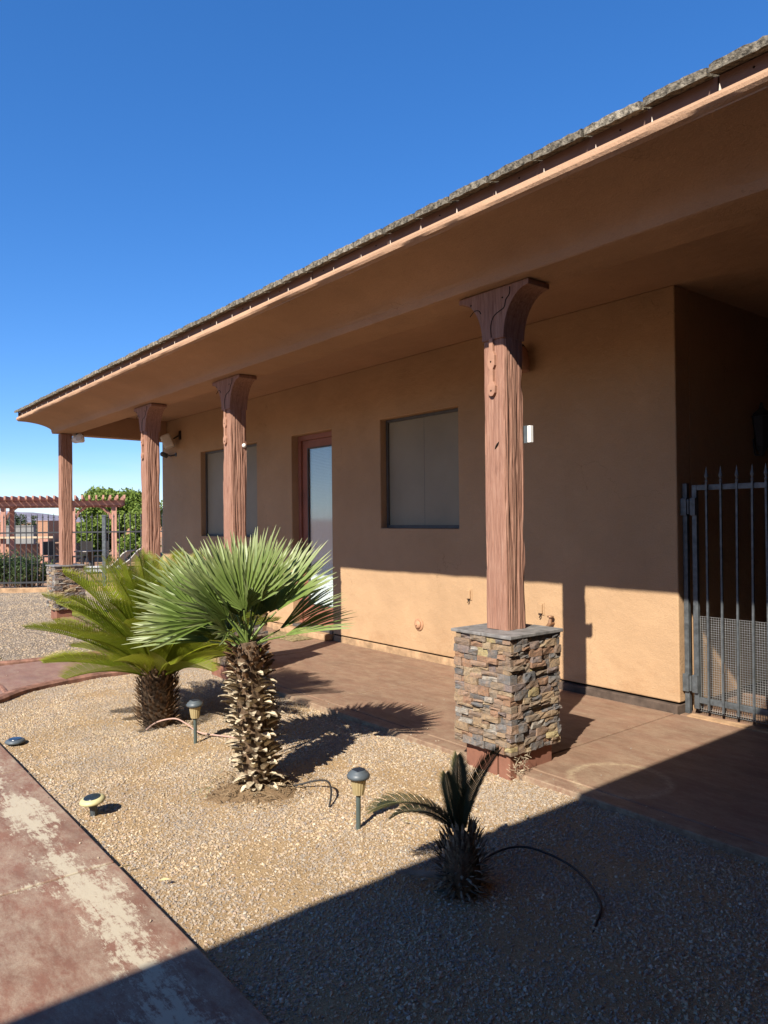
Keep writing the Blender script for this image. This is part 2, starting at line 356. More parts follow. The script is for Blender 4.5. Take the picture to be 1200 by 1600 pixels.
def box(x0, y0, z0, x1, y1, z1):
    V = [(x, y, z) for z in (z0, z1) for y in (y0, y1) for x in (x0, x1)]
    return V, [(0, 2, 3, 1), (4, 5, 7, 6), (0, 1, 5, 4), (2, 6, 7, 3), (0, 4, 6, 2), (1, 3, 7, 5)]
def cbox(c, s): return box(c[0] - s[0] / 2, c[1] - s[1] / 2, c[2] - s[2] / 2, c[0] + s[0] / 2, c[1] + s[1] / 2, c[2] + s[2] / 2)
def xf(VF, mat):
    V, F = VF; return [tuple(mat @ Vector(v)) for v in V], F
def frame(x, z):
    """rotation matrix with local X along x and local Z near z"""
    x = Vector(x).normalized(); z = Vector(z); z = (z - x * z.dot(x)).normalized(); y = z.cross(x)
    return Matrix((x, y, z)).transposed()
def tube(pts, r, n=6, caps=True):
    pts = [Vector(p) for p in pts]; V = []; F = []; k = len(pts)
    rr = r if hasattr(r, '__len__') else [r] * k
    ref = Vector((0.13, 0.21, 0.97))
    for i, p in enumerate(pts):
        d = (pts[min(i + 1, k - 1)] - pts[max(i - 1, 0)]).normalized()
        a = ref - d * ref.dot(d)
        if a.length < 0.1: a = Vector((1, 0, 0)) - d * d.x
        a.normalize(); b_ = d.cross(a); ref = a
        for j in range(n):
            t_ = 2 * math.pi * j / n; V.append(p + (a * math.cos(t_) + b_ * math.sin(t_)) * rr[i])
    for i in range(k - 1):
        for j in range(n): F.append((i * n + j, i * n + (j + 1) % n, (i + 1) * n + (j + 1) % n, (i + 1) * n + j))
    if caps: F.append(tuple(range(n))[::-1]); F.append(tuple((k - 1) * n + j for j in range(n)))
    return V, F
def smoothpath(pts, n=8):
    pts = [Vector(p) for p in pts]; out = []
    for i in range(len(pts) - 1):
        p0 = pts[max(i - 1, 0)]; p1 = pts[i]; p2 = pts[i + 1]; p3 = pts[min(i + 2, len(pts) - 1)]
        for k in range(n):
            t_ = k / n
            out.append(0.5 * ((2 * p1) + (p2 - p0) * t_ + (2 * p0 - 5 * p1 + 4 * p2 - p3) * t_ ** 2 + (3 * p1 - p0 - 3 * p2 + p3) * t_ ** 3))
    out.append(pts[-1]); return out
def lathe(prof, n=24, c=(0, 0, 0), flute=0.0):
    V = []; F = []
    for r, z in prof:
        for j in range(n):
            a = 2 * math.pi * j / n; rr = r * (1 - (flute if j % 2 else 0)); V.append((c[0] + rr * math.cos(a), c[1] + rr * math.sin(a), c[2] + z))
    for i in range(len(prof) - 1):
        for j in range(n): F.append((i * n + j, i * n + (j + 1) % n, (i + 1) * n + (j + 1) % n, (i + 1) * n + j))
    F.append(tuple(range(n))[::-1]); F.append(tuple((len(prof) - 1) * n + j for j in range(n)))
    return V, F
def prism(poly, h0, h1, ax='z'):
    """extrude a 2D polygon between h0 and h1 along ax ('x': poly is (y,z), 'y': poly is (x,z), 'z': poly is (x,y))"""
    n = len(poly)
    def P(a, b_, h): return {'x': (h, a, b_), 'y': (a, h, b_), 'z': (a, b_, h)}[ax]
    V = [P(a, b_, h0) for a, b_ in poly] + [P(a, b_, h1) for a, b_ in poly]
    F = [tuple(range(n))[::-1], tuple(range(n, 2 * n))] + [(i, (i + 1) % n, n + (i + 1) % n, n + i) for i in range(n)]
    return V, F
def fixn(o):
    import bmesh
    bm = bmesh.new(); bm.from_mesh(o.data); bmesh.ops.remove_doubles(bm, verts=bm.verts, dist=1e-5)
    bmesh.ops.recalc_face_normals(bm, faces=bm.faces); bm.to_mesh(o.data); bm.free(); return o
class Noise:
    def __init__(s, seed, n=64): s.g = np.random.default_rng(seed).random((n, n)); s.n = n
    def __call__(s, x, y):
        x = np.asarray(x, float); y = np.asarray(y, float); xi = np.floor(x).astype(int); yi = np.floor(y).astype(int)
        fx = x - xi; fy = y - yi; fx = fx * fx * (3 - 2 * fx); fy = fy * fy * (3 - 2 * fy); g = s.g; n = s.n
        a = g[xi % n, yi % n]; b_ = g[(xi + 1) % n, yi % n]; c_ = g[xi % n, (yi + 1) % n]; d = g[(xi + 1) % n, (yi + 1) % n]
        return (a * (1 - fx) + b_ * fx) * (1 - fy) + (c_ * (1 - fx) + d * fx) * fy - 0.5

# ------------------------------------------------------------------ ground, paving
WY = 5.6                                    # plane of the house front
g = part('ground', ([(-4000, -4000, -0.12), (4000, -4000, -0.12), (4000, 4000, -0.12), (-4000, 4000, -0.12)], [(0, 1, 2, 3)]), M['ground'])
meta(g, 'bare sandy desert ground around the house', None, kind='structure')

curve = [(-7.10, 1.20), (-7.36, 1.48), (-7.62, 1.76), (-7.80, 2.28), (-7.86, 2.82), (-7.90, 3.2), (-7.93, 3.55)]
cpts = [(p.x, p.y) for p in smoothpath([(x, y, 0) for x, y in curve], 4)]

def grid_bed(name, mat, inside_rows, z0, amp, seed, label):
    """inside_rows: list of (y, xl, xr); heights gently uneven"""
    nz = Noise(seed); V = []; F = []; nx = 120
    for y, xl, xr in inside_rows:
        xs = np.linspace(xl, xr, nx)
        zz = z0 + amp * (nz(xs * 1.3 + 9, np.full(nx, y * 1.3)) + 0.5 * nz(xs * 4 + 3, np.full(nx, y * 4)))
        V.extend(zip(xs, [y] * nx, zz))
    for j in range(len(inside_rows) - 1):
        for i in range(nx - 1): F.append((j * nx + i, j * nx + i + 1, (j + 1) * nx + i + 1, (j + 1) * nx + i))
    o = part(name, (V, F), mat, smooth=True); meta(o, label, None, kind='structure'); return o
ys = np.linspace(1.2, 3.55, 40)
cx_ = np.array([p[0] for p in cpts]); cy_ = np.array([p[1] for p in cpts])
rows = [(y, float(np.interp(y, cy_, cx_)), 1.2) for y in ys]
bed = grid_bed('gravel_bed', M['soil'], rows, -0.035, 0.03, 3, 'sandy soil of the planting bed between walk and porch')
# far gravel yard beyond the curved path
FD = Vector((0.55, 0.835, 0)).normalized(); FO = Vector((-19.1, 3.85, 0))
def fline(s): return FO + FD * s
rows2 = []
for y in np.linspace(-4, 11.5, 60):
    s_ = (y - FO.y) / FD.y; xl = FO.x + FD.x * s_
    if y < 3.5: xr = -9.1
    elif y < 5.7: xr = -13.0
    else: xr = -13.66
    if xl < xr - 0.5: rows2.append((float(y), xl, xr))
farbed = grid_bed('gravel_yard', M['farsoil'], rows2, -0.05, 0.03, 5, 'grey brown gravel yard left of the porch')

def slabs(name, label, rects, mat, z=0.0, th=0.12, gap=0.006):
    root = thing(name, None, None, (rects[0][0], rects[0][1], z)); root['kind'] = 'structure'; root['label'] = label
    for (x0, y0, x1, y1) in rects:
        part('slab', box(x0 + gap, y0 + gap, z - th, x1 - gap, y1 - gap, z), mat, root, bevel=0.006, origin=((x0 + x1) / 2, (y0 + y1) / 2, z))
    part('joint_bed', box(min(r[0] for r in rects) + .02, min(r[1] for r in rects) + .02, z - th - .02, max(r[2] for r in rects) - .02, max(r[3] for r in rects) - .02, z - 0.012), M['mortar'], root)
    return root
xs = [-13.6, -11.5, -9.6, -7.55, -5.42, -3.17, -0.9, 1.5]
rects = []
for i in range(len(xs) - 1):
    rects.append((xs[i], 3.68, xs[i + 1], 5.58)) if i < 4 else rects.append((xs[i], 3.68, xs[i + 1], 5.58))
slabs('patio', 'red brown stained concrete porch floor', [r for r in rects], M['patio'])
patio_edge = [(xs[i], 3.545, xs[i + 1], 3.68) for i in range(len(xs) - 1)]
slabs('patio_border', 'narrow concrete edge strip along the porch floor', patio_edge, M['patio'], z=0.0, gap=0.003)
slabs('passage_floor', 'concrete floor of the gated passage', [(-3.14, 5.58, -1.7, 7.3), (-3.14, 7.3, -1.7, 9.0)], M['patio'])
slabs('walkway', 'red stained concrete walk with pale mineral bloom', [(-9.1, -2.5, -6.9, 1.2), (-6.9, -2.5, -5.2, 1.2), (-5.2, -2.5, -3.51, 1.2), (-3.51, -2.5, -1.8, 1.2), (-1.8, -2.5, 0.0, 1.2), (0.0, -2.5, 1.8, 1.2)], M['walk'])
# path that curves from the walk to the porch
V = []; F = []
left = [(-9.1, y) for y in np.linspace(1.21, 3.54, len(cpts))]
for (x, y), (xl, yl) in zip(cpts, left): V += [(x - 0.11, y, -0.002), (xl, y, -0.002)]
n = len(cpts)
F = [(2 * i, 2 * i + 2, 2 * i + 3, 2 * i + 1) for i in range(n - 1)]
path = part('path', (V, F), M['path']); so_ = path.modifiers.new('s', 'SOLIDIFY'); so_.thickness = 0.12; so_.offset = -1
meta(path, 'curved pink concrete path from the walk to the porch', None, kind='structure')
def kerb(name, pts, w_, z1, mat, label, z0=-0.1):
    pts = [Vector((p[0], p[1], 0)) for p in pts]; V = []; F = []
    prof = [(-w_ / 2, z0), (-w_ / 2, z1 - 0.02), (-w_ / 4, z1), (w_ / 4, z1), (w_ / 2, z1 - 0.02), (w_ / 2, z0)]
    for i, p in enumerate(pts):
        d = (pts[min(i + 1, len(pts) - 1)] - pts[max(i - 1, 0)]).normalized(); nn = Vector((-d.y, d.x, 0))
        for a, z in prof: V.append(p + nn * a + Vector((0, 0, z)))
    k = len(prof)
    for i in range(len(pts) - 1):
        for j in range(k - 1): F.append((i * k + j, i * k + j + 1, (i + 1) * k + j + 1, (i + 1) * k + j))
    o = part(name, (V, F), mat, smooth=False); fixn(o); return meta(o, label, None, kind='structure')
kerb('kerb', [(x - 0.055, y) for x, y in cpts], 0.11, 0.022, M['kerb'], 'rounded concrete kerb round the left end of the planting bed')
kk = smoothpath([(-9.16, 3.45, 0), (-9.2, 2.7, 0), (-9.22, 2.1, 0), (-9.35, 1.75, 0), (-9.8, 1.35, 0), (-11, 1.15, 0), (-14, 1.0, 0)], 5)
kerb('kerb', [(p.x, p.y) for p in kk], 0.09, 0.022, M['kerb'], 'thin concrete kerb between path and gravel yard')
kk = smoothpath([(-7.46, 1.58, 0), (-8.1, 1.62, 0), (-8.7, 1.55, 0), (-9.3, 1.62, 0)], 5)
kerb('kerb', [(p.x, p.y) for p in kk], 0.05, 0.012, M['kerb'], 'slim raised joint across the start of the curved path')
fk = [fline(s) for s in np.linspace(-8, 9.4, 20)]
kerb('kerb', [(p.x, p.y) for p in fk], 0.16, 0.06, M['stem_tan'], 'pale concrete kerb under the iron pool fence')

# gravel as instances of small crushed stones
def gravel(name, target, dens, smin, smax, seed, label, dry=0.14, keep=True):
    ng = bpy.data.node_groups.new(name, 'GeometryNodeTree')
    ng.interface.new_socket('Geometry', in_out='INPUT', socket_type='NodeSocketGeometry')
    ng.interface.new_socket('Geometry', in_out='OUTPUT', socket_type='NodeSocketGeometry')
    N = ng.nodes; L = ng.links.new
    gi = N.new('NodeGroupInput'); go = N.new('NodeGroupOutput')
    dist = N.new('GeometryNodeDistributePointsOnFaces'); dist.distribute_method = 'RANDOM'; dist.inputs['Seed'].default_value = seed
    L(gi.outputs[0], dist.inputs['Mesh'])
    nt = N.new('ShaderNodeTexNoise'); nt.inputs['Scale'].default_value = 1.9; nt.inputs['Detail'].default_value = 5; nt.inputs['Roughness'].default_value = 0.7
    mr = N.new('ShaderNodeMapRange'); mr.inputs['From Min'].default_value = 0.40; mr.inputs['From Max'].default_value = 0.55
    mr.inputs['To Min'].default_value = dens * dry; mr.inputs['To Max'].default_value = dens
    L(nt.outputs[0], mr.inputs['Value']); L(mr.outputs[0], dist.inputs['Density'])
    js = N.new('GeometryNodeJoinGeometry')
    for k in range(5):
        ico = N.new('GeometryNodeMeshIcoSphere'); ico.inputs['Radius'].default_value = 0.5; ico.inputs['Subdivisions'].default_value = 1 if k < 4 else 2
        sp = N.new('GeometryNodeSetPosition')
        rv = N.new('FunctionNodeRandomValue'); rv.data_type = 'FLOAT_VECTOR'
        rv.inputs[0].default_value = (-.17, -.17, -.17); rv.inputs[1].default_value = (.17, .17, .17); rv.inputs['Seed'].default_value = k * 7 + 1
        L(rv.outputs[0], sp.inputs['Offset']); L(ico.outputs[0], sp.inputs[0])
        tg = N.new('GeometryNodeTransform'); tg.inputs['Scale'].default_value = [(1, .82, .65), (.85, .85, .7), (1.1, .72, .6), (.9, .9, .75), (1, .85, .6)][k]
        L(sp.outputs[0], tg.inputs[0])
        sm = N.new('GeometryNodeSetMaterial'); sm.inputs['Material'].default_value = M['pebble']; L(tg.outputs[0], sm.inputs[0])
        gti = N.new('GeometryNodeGeometryToInstance'); L(sm.outputs[0], gti.inputs[0]); L(gti.outputs[0], js.inputs[0])
    ip = N.new('GeometryNodeInstanceOnPoints'); ip.inputs['Pick Instance'].default_value = True
    L(dist.outputs[0], ip.inputs['Points']); L(js.outputs[0], ip.inputs['Instance'])
    rr = N.new('FunctionNodeRandomValue'); rr.data_type = 'FLOAT_VECTOR'; rr.inputs[0].default_value = (-.5, -.5, 0); rr.inputs[1].default_value = (.5, .5, 6.28)
    rr.inputs['Seed'].default_value = 5; L(rr.outputs[0], ip.inputs['Rotation'])
    rs = N.new('FunctionNodeRandomValue'); rs.data_type = 'FLOAT'; rs.inputs[2].default_value = 0; rs.inputs[3].default_value = 1; rs.inputs['Seed'].default_value = 11
    pw = N.new('ShaderNodeMath'); pw.operation = 'POWER'; pw.inputs[1].default_value = 3.2; L(rs.outputs[1], pw.inputs[0])
    ma = N.new('ShaderNodeMath'); ma.operation = 'MULTIPLY_ADD'; ma.inputs[1].default_value = smax - smin; ma.inputs[2].default_value = smin
    L(pw.outputs[0], ma.inputs[0]); L(ma.outputs[0], ip.inputs['Scale'])
    st = N.new('GeometryNodeStoreNamedAttribute'); st.domain = 'INSTANCE'; st.data_type = 'FLOAT'; st.inputs['Name'].default_value = 'rnd'
    rc = N.new('FunctionNodeRandomValue'); rc.data_type = 'FLOAT'; rc.inputs['Seed'].default_value = 23
    L(rc.outputs[1], st.inputs['Value']); L(ip.outputs[0], st.inputs[0]); L(st.outputs[0], go.inputs[0])
    o = bpy.data.objects.new(name, target.data.copy()); COL.objects.link(o); o.location = target.location + Vector((0, 0, 0.001))
    md = o.modifiers.new('scatter', 'NODES'); md.node_group = ng
    meta(o, label, 'gravel', kind='stuff'); return o
gravel('gravel', bed, 13500, 0.006, 0.020, 1, 'tan and grey crushed gravel covering the planting bed')
gravel('gravel', farbed, 1100, 0.014, 0.032, 2, 'grey brown gravel on the yard beyond the curved path', 0.8)

for nm, x0_, x1_, y0_, y1_, z_, dn in (('edge', -7.4, 1.0, 3.56, 3.70, .001, 90), ('walkedge', -6.9, 1.0, 1.12, 1.195, .001, 60), ('porch', -7.4, -1.0, 3.7, 5.3, .001, 7), ('pth', -9.0, -7.95, 1.7, 3.5, .0, 14)):
    tmp_ = bpy.data.meshes.new('loose_gravel'); tmp_.from_pydata([(x0_, y0_, z_), (x1_, y0_, z_), (x1_, y1_, z_), (x0_, y1_, z_)], [], [(0, 1, 2, 3)]); tmp_.materials.append(M['patio'])
    class _T: pass
    t_ = _T(); t_.data = tmp_; t_.location = Vector((0, 0, 0.002))
    gravel('loose_gravel', t_, dn, 0.004, 0.014, 31, {'edge': 'stray gravel spilled on the edge of the porch floor', 'walkedge': 'stray gravel spilled on the rim of the walk', 'porch': 'few stray stones scattered over the porch floor', 'pth': 'few stray stones scattered over the curved path'}[nm], 1.0, False)

# ------------------------------------------------------------------ house
house = thing('house', 'terracotta stucco single storey house with a long porch', 'house', (-8.4, WY, 0))
def holewall(x0, x1, z0, z1, holes, y, th):
    X = sorted({x0, x1, *[h[0] for h in holes], *[h[1] for h in holes]}); Z = sorted({z0, z1, *[h[2] for h in holes], *[h[3] for h in holes]})
    idx = {}; V = []; F = []
    def vid(x, yy, z):
        k = (x, yy, z)
        if k not in idx: idx[k] = len(V); V.append(k)
        return idx[k]
    solid = lambda i, j: 0 <= i < len(X) - 1 and 0 <= j < len(Z) - 1 and not any(h[0] <= X[i] and X[i + 1] <= h[1] and h[2] <= Z[j] and Z[j + 1] <= h[3] for h in holes)
    for i in range(len(X) - 1):
        for j in range(len(Z) - 1):
            if not solid(i, j): continue
            a, b_, c_, d = X[i], X[i + 1], Z[j], Z[j + 1]
            F.append((vid(a, y, c_), vid(b_, y, c_), vid(b_, y, d), vid(a, y, d)))
            F.append((vid(a, y + th, c_), vid(a, y + th, d), vid(b_, y + th, d), vid(b_, y + th, c_)))
            if not solid(i - 1, j): F.append((vid(a, y, c_), vid(a, y, d), vid(a, y + th, d), vid(a, y + th, c_)))
            if not solid(i + 1, j): F.append((vid(b_, y, c_), vid(b_, y + th, c_), vid(b_, y + th, d), vid(b_, y, d)))
            if not solid(i, j - 1): F.append((vid(a, y, c_), vid(a, y + th, c_), vid(b_, y + th, c_), vid(b_, y, c_)))
            if not solid(i, j + 1): F.append((vid(a, y, d), vid(b_, y, d), vid(b_, y + th, d), vid(a, y + th, d)))
    return V, F
holes = [(-6.972, -5.635, 1.483, 2.80), (-8.995, -8.0, 0.085, 2.79), (-11.97, -10.0, 1.33, 2.79)]
CZ = 3.475
part('front_wall', holewall(-13.65, -3.14, 0.085, CZ, holes, WY, 0.22), M['stucco'], house, bevel=0.022)
part('front_wall', box(-1.7, WY, 0.0, 1.5, WY + 0.22, CZ), M['stucco'], house, bevel=0.02)
part('gap_strip', join(box(-13.63, WY + 0.03, 0.07, -9.0, WY + 0.2, 0.09), box(-7.99, WY + 0.03, 0.07, -3.17, WY + 0.2, 0.09)), M['black'], house)
part('stem_wall', join(box(-13.64, WY + 0.004, -0.1, -9.0, WY + 0.2, 0.068), box(-7.995, WY + 0.004, -0.1, -4.33, WY + 0.2, 0.068)), M['stem_tan'], house, bevel=0.006)
part('stem_wall', box(-4.33, WY - 0.022, -0.1, -3.15, WY + 0.2, 0.066), M['concrete_stem'], house, bevel=0.008)
part('side_wall', box(-13.65, WY + 0.22, 0.0, -13.43, 13.0, CZ), M['stucco'], house)
part('back_wall', box(-13.65, 13.0, 0, 3.0, 13.2, CZ), M['stucco'], house)
part('passage_wall', box(-3.36, WY + 0.22, -0.1, -3.14, 9.0, CZ), M['stucco'], house)
M['inner_shade'] = stucco('passage_shade_stucco', (0.16, 0.10, 0.065))  # same stucco, darkened: the passage's shade is put into its colour
part('passage_wall', box(-1.7, WY + 0.22, -0.1, -1.5, 9.0, CZ), M['inner_shade'], house)
part('passage_wall', box(-3.5, 9.0, -0.1, -1.4, 9.2, CZ), M['inner_shade'], house)
part('passage_skirt', box(-3.14, WY + 0.3, 0.0, -3.125, 9.0, 0.05), M['concrete_stem'], house)
part('ceiling', join(prism([(-13.5, 3.87), (3.0, 3.87), (3.0, 9.2), (-13.65, 9.2), (-13.65, 5.6)], CZ, CZ + 0.06), box(-13.65, 5.61, CZ + .061, 3.0, 13.2, CZ + 0.12)), M['stucco_dark'], house)
# beam with plaster cove and lip, one uneven shell
prof = [(3.05, 3.345), (2.985, 3.347), (2.966, 3.336), (2.957, 3.318), (2.957, 3.300), (2.966, 3.285), (2.985, 3.278)]
for k in range(0, 13):
    a = k / 12 * math.pi / 2; prof.append((2.99 + 0.515 * math.sin(a), 3.135 + 0.138 * math.cos(a)))
prof += [(3.515, 3.104), (3.525, 3.10), (3.56, 3.10), (3.70, 3.10), (3.85, 3.10), (3.868, 3.108), (3.876, 3.125), (3.876, 3.3), (3.876, CZ)]
x0, x1 = -13.3, 3.0; nx = 330
nz1 = Noise(21); V = []; F = []; K = len(prof)
for i in range(nx + 1):
    x = x0 + (x1 - x0) * i / nx
    for k, (y, z) in enumerate(prof):
        wv_ = 0.010 * float(nz1(x * 2.2, k * 0.35)) + 0.006 * float(nz1(x * 6, k * 0.8 + 30))
        s_ = 1.0 if 1 < k < K - 1 else 0.0
        V.append((x, y + wv_ * s_ * (1.0 if k < 20 else 0.4), z + wv_ * s_ * 0.6))
for i in range(nx):
    for k in range(K - 1): F.append((i * K + k, i * K + k + 1, (i + 1) * K + k + 1, (i + 1) * K + k))
F.append(tuple(range(K)) ); F.append(tuple(nx * K + k for k in range(K))[::-1])
bo = part('porch_beam', (V, F), M['stucco_dark'], house, smooth=False); fixn(bo)
bo.data.shade_smooth(); bo.data.set_sharp_from_angle(angle=R(24))
# end beam to the wall
V, F = prism([(-13.50, 3.88), (-13.26, 3.88), (-13.42, 5.598), (-13.65, 5.598)], 3.10, CZ - .001)
part('end_beam', (V, F), M['stucco_dark'], house, bevel=0.01)
# fascia in boards; added pale slivers stand in for sun leaking between roof tiles
xa = -13.34; TW = 0.3055
tile_x = []
x = -1.492 + TW * 8
while x > -13.4: tile_x.append(x); x -= TW
fb = [(-13.34, -10.66), (-10.655, -7.6), (-7.595, -4.55), (-4.545, -1.49), (-1.485, 1.0)]
for a, b_ in fb: part('fascia_board', box(a, 3.026, 3.349, b_, 3.055, 3.436), M['fascia'], house, bevel=0.003)
part('fascia_board', box(-13.36, 3.0, 3.30, -13.342, 3.5, 3.43), M['fascia'], house)
sliver_me = mesh('fascia_sun_sliver', *prism([(-0.003, 0), (0.008, 0), (0.0, 0.034)], -0.004, 0.0, 'y'), M['sliver'])
for x in tile_x: link('fascia_sun_sliver', sliver_me, house, (x + 0.02 + random.uniform(-.015, .015), 2.999, 3.347), None, random.uniform(.7, 1.1))
sc = mesh('fascia_screw', *xf(lathe([(0.005, 0), (0.004, 0.003)], 8), Matrix.Rotation(R(90), 4, 'X')), M['black'])
for x in tile_x[::2]: link('fascia_screw', sc, house, (x + 0.15, 3.025, 3.40))
# roof deck and tiles
SL = 0.28; ROOF0 = 3.435
roof = part('roof', join(
    ([(-13.3, 3.058, ROOF0 + .017), (3, 3.058, ROOF0 + .017), (3, 9.2, ROOF0 + 6.2 * SL), (-13.3, 9.2, ROOF0 + 6.2 * SL),
      (-13.3, 3.058, ROOF0 - .01), (3, 3.058, ROOF0 - .01), (3, 9.2, ROOF0 + 6.2 * SL - .03), (-13.3, 9.2, ROOF0 + 6.2 * SL - .03)],
     [(0, 1, 2, 3), (7, 6, 5, 4), (0, 4, 5, 1), (1, 5, 6, 2), (2, 6, 7, 3), (3, 7, 4, 0)]),
    ([(-13.9, 9.2, ROOF0 + 6.2 * SL), (3, 9.2, ROOF0 + 6.2 * SL), (3, 14.5, ROOF0 + .9 * SL), (-13.9, 14.5, ROOF0 + .9 * SL)], [(0, 1, 2, 3)])),
    M['tile'], house)
def tilemesh(seed):
    rr = random.Random(seed); nx_, ny_ = 12, 6; V = []; F = []
    W, D, H = TW - 0.014, 0.36, 0.036
    for lay in (1, 0):
        for j in range(ny_ + 1):
            for i in range(nx_ + 1):
                x = W * i / nx_; y = D * j / ny_
                jit = 0.0042
                z = H * lay + (0.0045 * math.sin(i / nx_ * math.pi) if lay else 0) + (rr.uniform(-1, 1) * jit * 0.55 if lay else rr.uniform(-.3, .3) * jit) + y * SL
                yy = y + (rr.uniform(-1, 1) * jit if j == 0 else 0)
                V.append((x, yy, z))
    n0 = (nx_ + 1) * (ny_ + 1)
    for j in range(ny_):
        for i in range(nx_):
            a = j * (nx_ + 1) + i; F.append((a, a + 1, a + nx_ + 2, a + nx_ + 1)); F.append((n0 + a, n0 + a + nx_ + 1, n0 + a + nx_ + 2, n0 + a + 1))
    for i in range(nx_): F.append((i, n0 + i, n0 + i + 1, i + 1)); a = ny_ * (nx_ + 1) + i; F.append((a, a + 1, n0 + a + 1, n0 + a))
    for j in range(ny_):
        a = j * (nx_ + 1); F.append((a, a + nx_ + 1, n0 + a + nx_ + 1, n0 + a)); a += nx_; F.append((a, n0 + a, n0 + a + nx_ + 1, a + nx_ + 1))
    return mesh('roof_tile', V, F, M['tile'])
tms = [tilemesh(k) for k in range(6)]
for row in range(4):
    for i, x in enumerate(tile_x):
        xx = x - TW + (0.15 if row % 2 else 0) - TW * 0
        if xx < -13.5: continue
        link('roof_tile', tms[(i * 7 + row) % 6], roof, (xx, 2.955 + row * 0.32 + random.uniform(-.004, .004), 3.418 + row * (0.32 * SL + 0.0) + 0.02 * min(row, 1) + random.uniform(-.003, .003)), (0, R(random.uniform(.1, 1.1)), 0))
# wing over the camera side (outside the frame; its eave shades the foreground)
XE = -0.81
part('wing_wall', box(0.7, -9, 0, 0.9, WY - .01, 3.33), M['stucco'], house)
part('wing_soffit', box(XE + 0.06, -9, 3.33, 4.5, 2.93, 3.40), M['stucco_dark'], house)
V = [(XE, -9, 3.40), (XE, 2.94, 3.40), (4.5, 2.94, 3.40 + 5.3 * SL), (4.5, -9, 3.40 + 5.3 * SL)]
V = V + [(a, b_, c_ + 0.08) for a, b_, c_ in V]
part('wing_roof', (V, [(3, 2, 1, 0), (4, 5, 6, 7), (0, 1, 5, 4), (1, 2, 6, 5), (2, 3, 7, 6), (3, 0, 4, 7)]), M['tile'], house)

# windows
def window(x0, x1, z0, z1, mull):
    y = WY + 0.12
    w_ = part('window', box(x0 + .002, y + 0.02, z0 + .002, x1 - .002, y + 0.05, z1 - .002), M['black'], house)
    f = 0.035
    part('frame', join(box(x0 + .001, y - 0.03, z0 + .001, x0 + f, y + 0.019, z1 - .001), box(x1 - f, y - 0.03, z0 + .001, x1 - .001, y + 0.019, z1 - .001),
                       box(x0 + f, y - 0.028, z0 + .001, x1 - f, y + 0.019, z0 + f), box(x0 + f, y - 0.028, z1 - f, x1 - f, y + 0.019, z1 - .001)), M['winframe'], w_, bevel=0.003)
    part('mullion', box(mull - 0.005, y - 0.004, z0 + f + .001, mull + 0.005, y + 0.018, z1 - f - .001), M['winframe'], w_)
    part('screen', box(x0 + f + .001, y - 0.004, z0 + f + .001, mull - 0.006, y + 0.012, z1 - f - .001), M['screen'], w_)
    part('screen', box(mull + 0.006, y - 0.010, z0 + f + .001, x1 - f - .001, y + 0.006, z1 - f - .001), M['screen'], w_)
window(*holes[0], -6.30); window(*holes[2], -10.98)
# door
dx0, dx1, dz0, dz1 = -8.995, -8.0, 0.085, 2.79; y = WY + 0.13
part('door_frame', join(box(dx0 + .001, y - .02, dz0 + .04, dx0 + .07, y + .08, dz1 - .001), box(dx1 - .07, y - .02, dz0 + .04, dx1 - .001, y + .08, dz1 - .001),
                        box(dx0 + .07, y - .018, dz1 - .07, dx1 - .07, y + .08, dz1 - .001)), M['door'], house, bevel=0.004)
ya = y + 0.012
lx0, lx1, lz0, lz1 = dx0 + .073, dx1 - .073, dz0 + .045, dz1 - .073
gx0, gx1, gz0, gz1 = lx0 + .13, lx1 - .10, lz0 + .27, lz1 - .11
door = part('door', join(box(lx0, ya, lz0, gx0, ya + .045, lz1), box(gx1, ya, lz0, lx1, ya + .045, lz1), box(gx0, ya, lz0, gx1, ya + .045, gz0), box(gx0, ya, gz1, gx1, ya + .045, lz1)), M['door'], house, bevel=0.003)
part('glass', box(gx0 + .001, ya + .012, gz0 + .001, gx1 - .001, ya + .018, gz1 - .001), M['glass'], door)
bead = 0.014
part('glazing_bead', join(box(gx0, ya - .008, gz0, gx0 + bead, ya + .010, gz1), box(gx1 - bead, ya - .008, gz0, gx1, ya + .010, gz1), box(gx0 + bead, ya - .008, gz0, gx1 - bead, ya + .010, gz0 + bead), box(gx0 + bead, ya - .008, gz1 - bead, gx1 - bead, ya + .010, gz1)), M['winframe'], door)
sl_ = mesh('blind_slat', *xf(box(gx0 - (gx0 + gx1) / 2 + .004, -0.011, -0.0008, (gx1 - gx0) / 2 - .004, 0.011, 0.0008), Matrix.Rotation(R(62), 4, 'X')), M['blind'])
z = gz0 + 0.015
while z < gz1 - 0.01:
    link('blind_slat', sl_, door, ((gx0 + gx1) / 2, ya + .034, z)); z += 0.0205
part('room_dark', box(dx0 + .05, ya + .06, dz0, dx1 - .05, ya + .08, dz1), M['black'], house)
hz = 1.02; hx = lx0 + 0.062
h1 = lathe([(0.030, 0), (0.030, 0.006), (0.010, 0.010), (0.010, 0.045), (0.026, 0.05), (0.030, 0.062), (0.022, 0.076), (0.004, 0.08)], 18)
T = Matrix.Translation((hx, ya, hz)) @ Matrix.Rotation(R(90), 4, 'X')
part('door_knob', xf(h1, T), M['dark_metal'], door, smooth=True)
part('lock_rose', xf(lathe([(0.024, 0), (0.024, 0.008), (0.012, 0.014)], 16), Matrix.Translation((hx, ya, hz + 0.13)) @ Matrix.Rotation(R(90), 4, 'X')), M['dark_metal'], door, smooth=True)
part('threshold', box(dx0 + .002, WY - 0.012, 0.085, dx1 - .002, WY + 0.2, 0.122), M['winframe'], house, bevel=0.004)
part('door_step', box(dx0 - .35, WY - 0.13, 0.0, dx1 - 0.01, WY + 0.003, 0.085), M['stem_tan'], house, bevel=0.012)
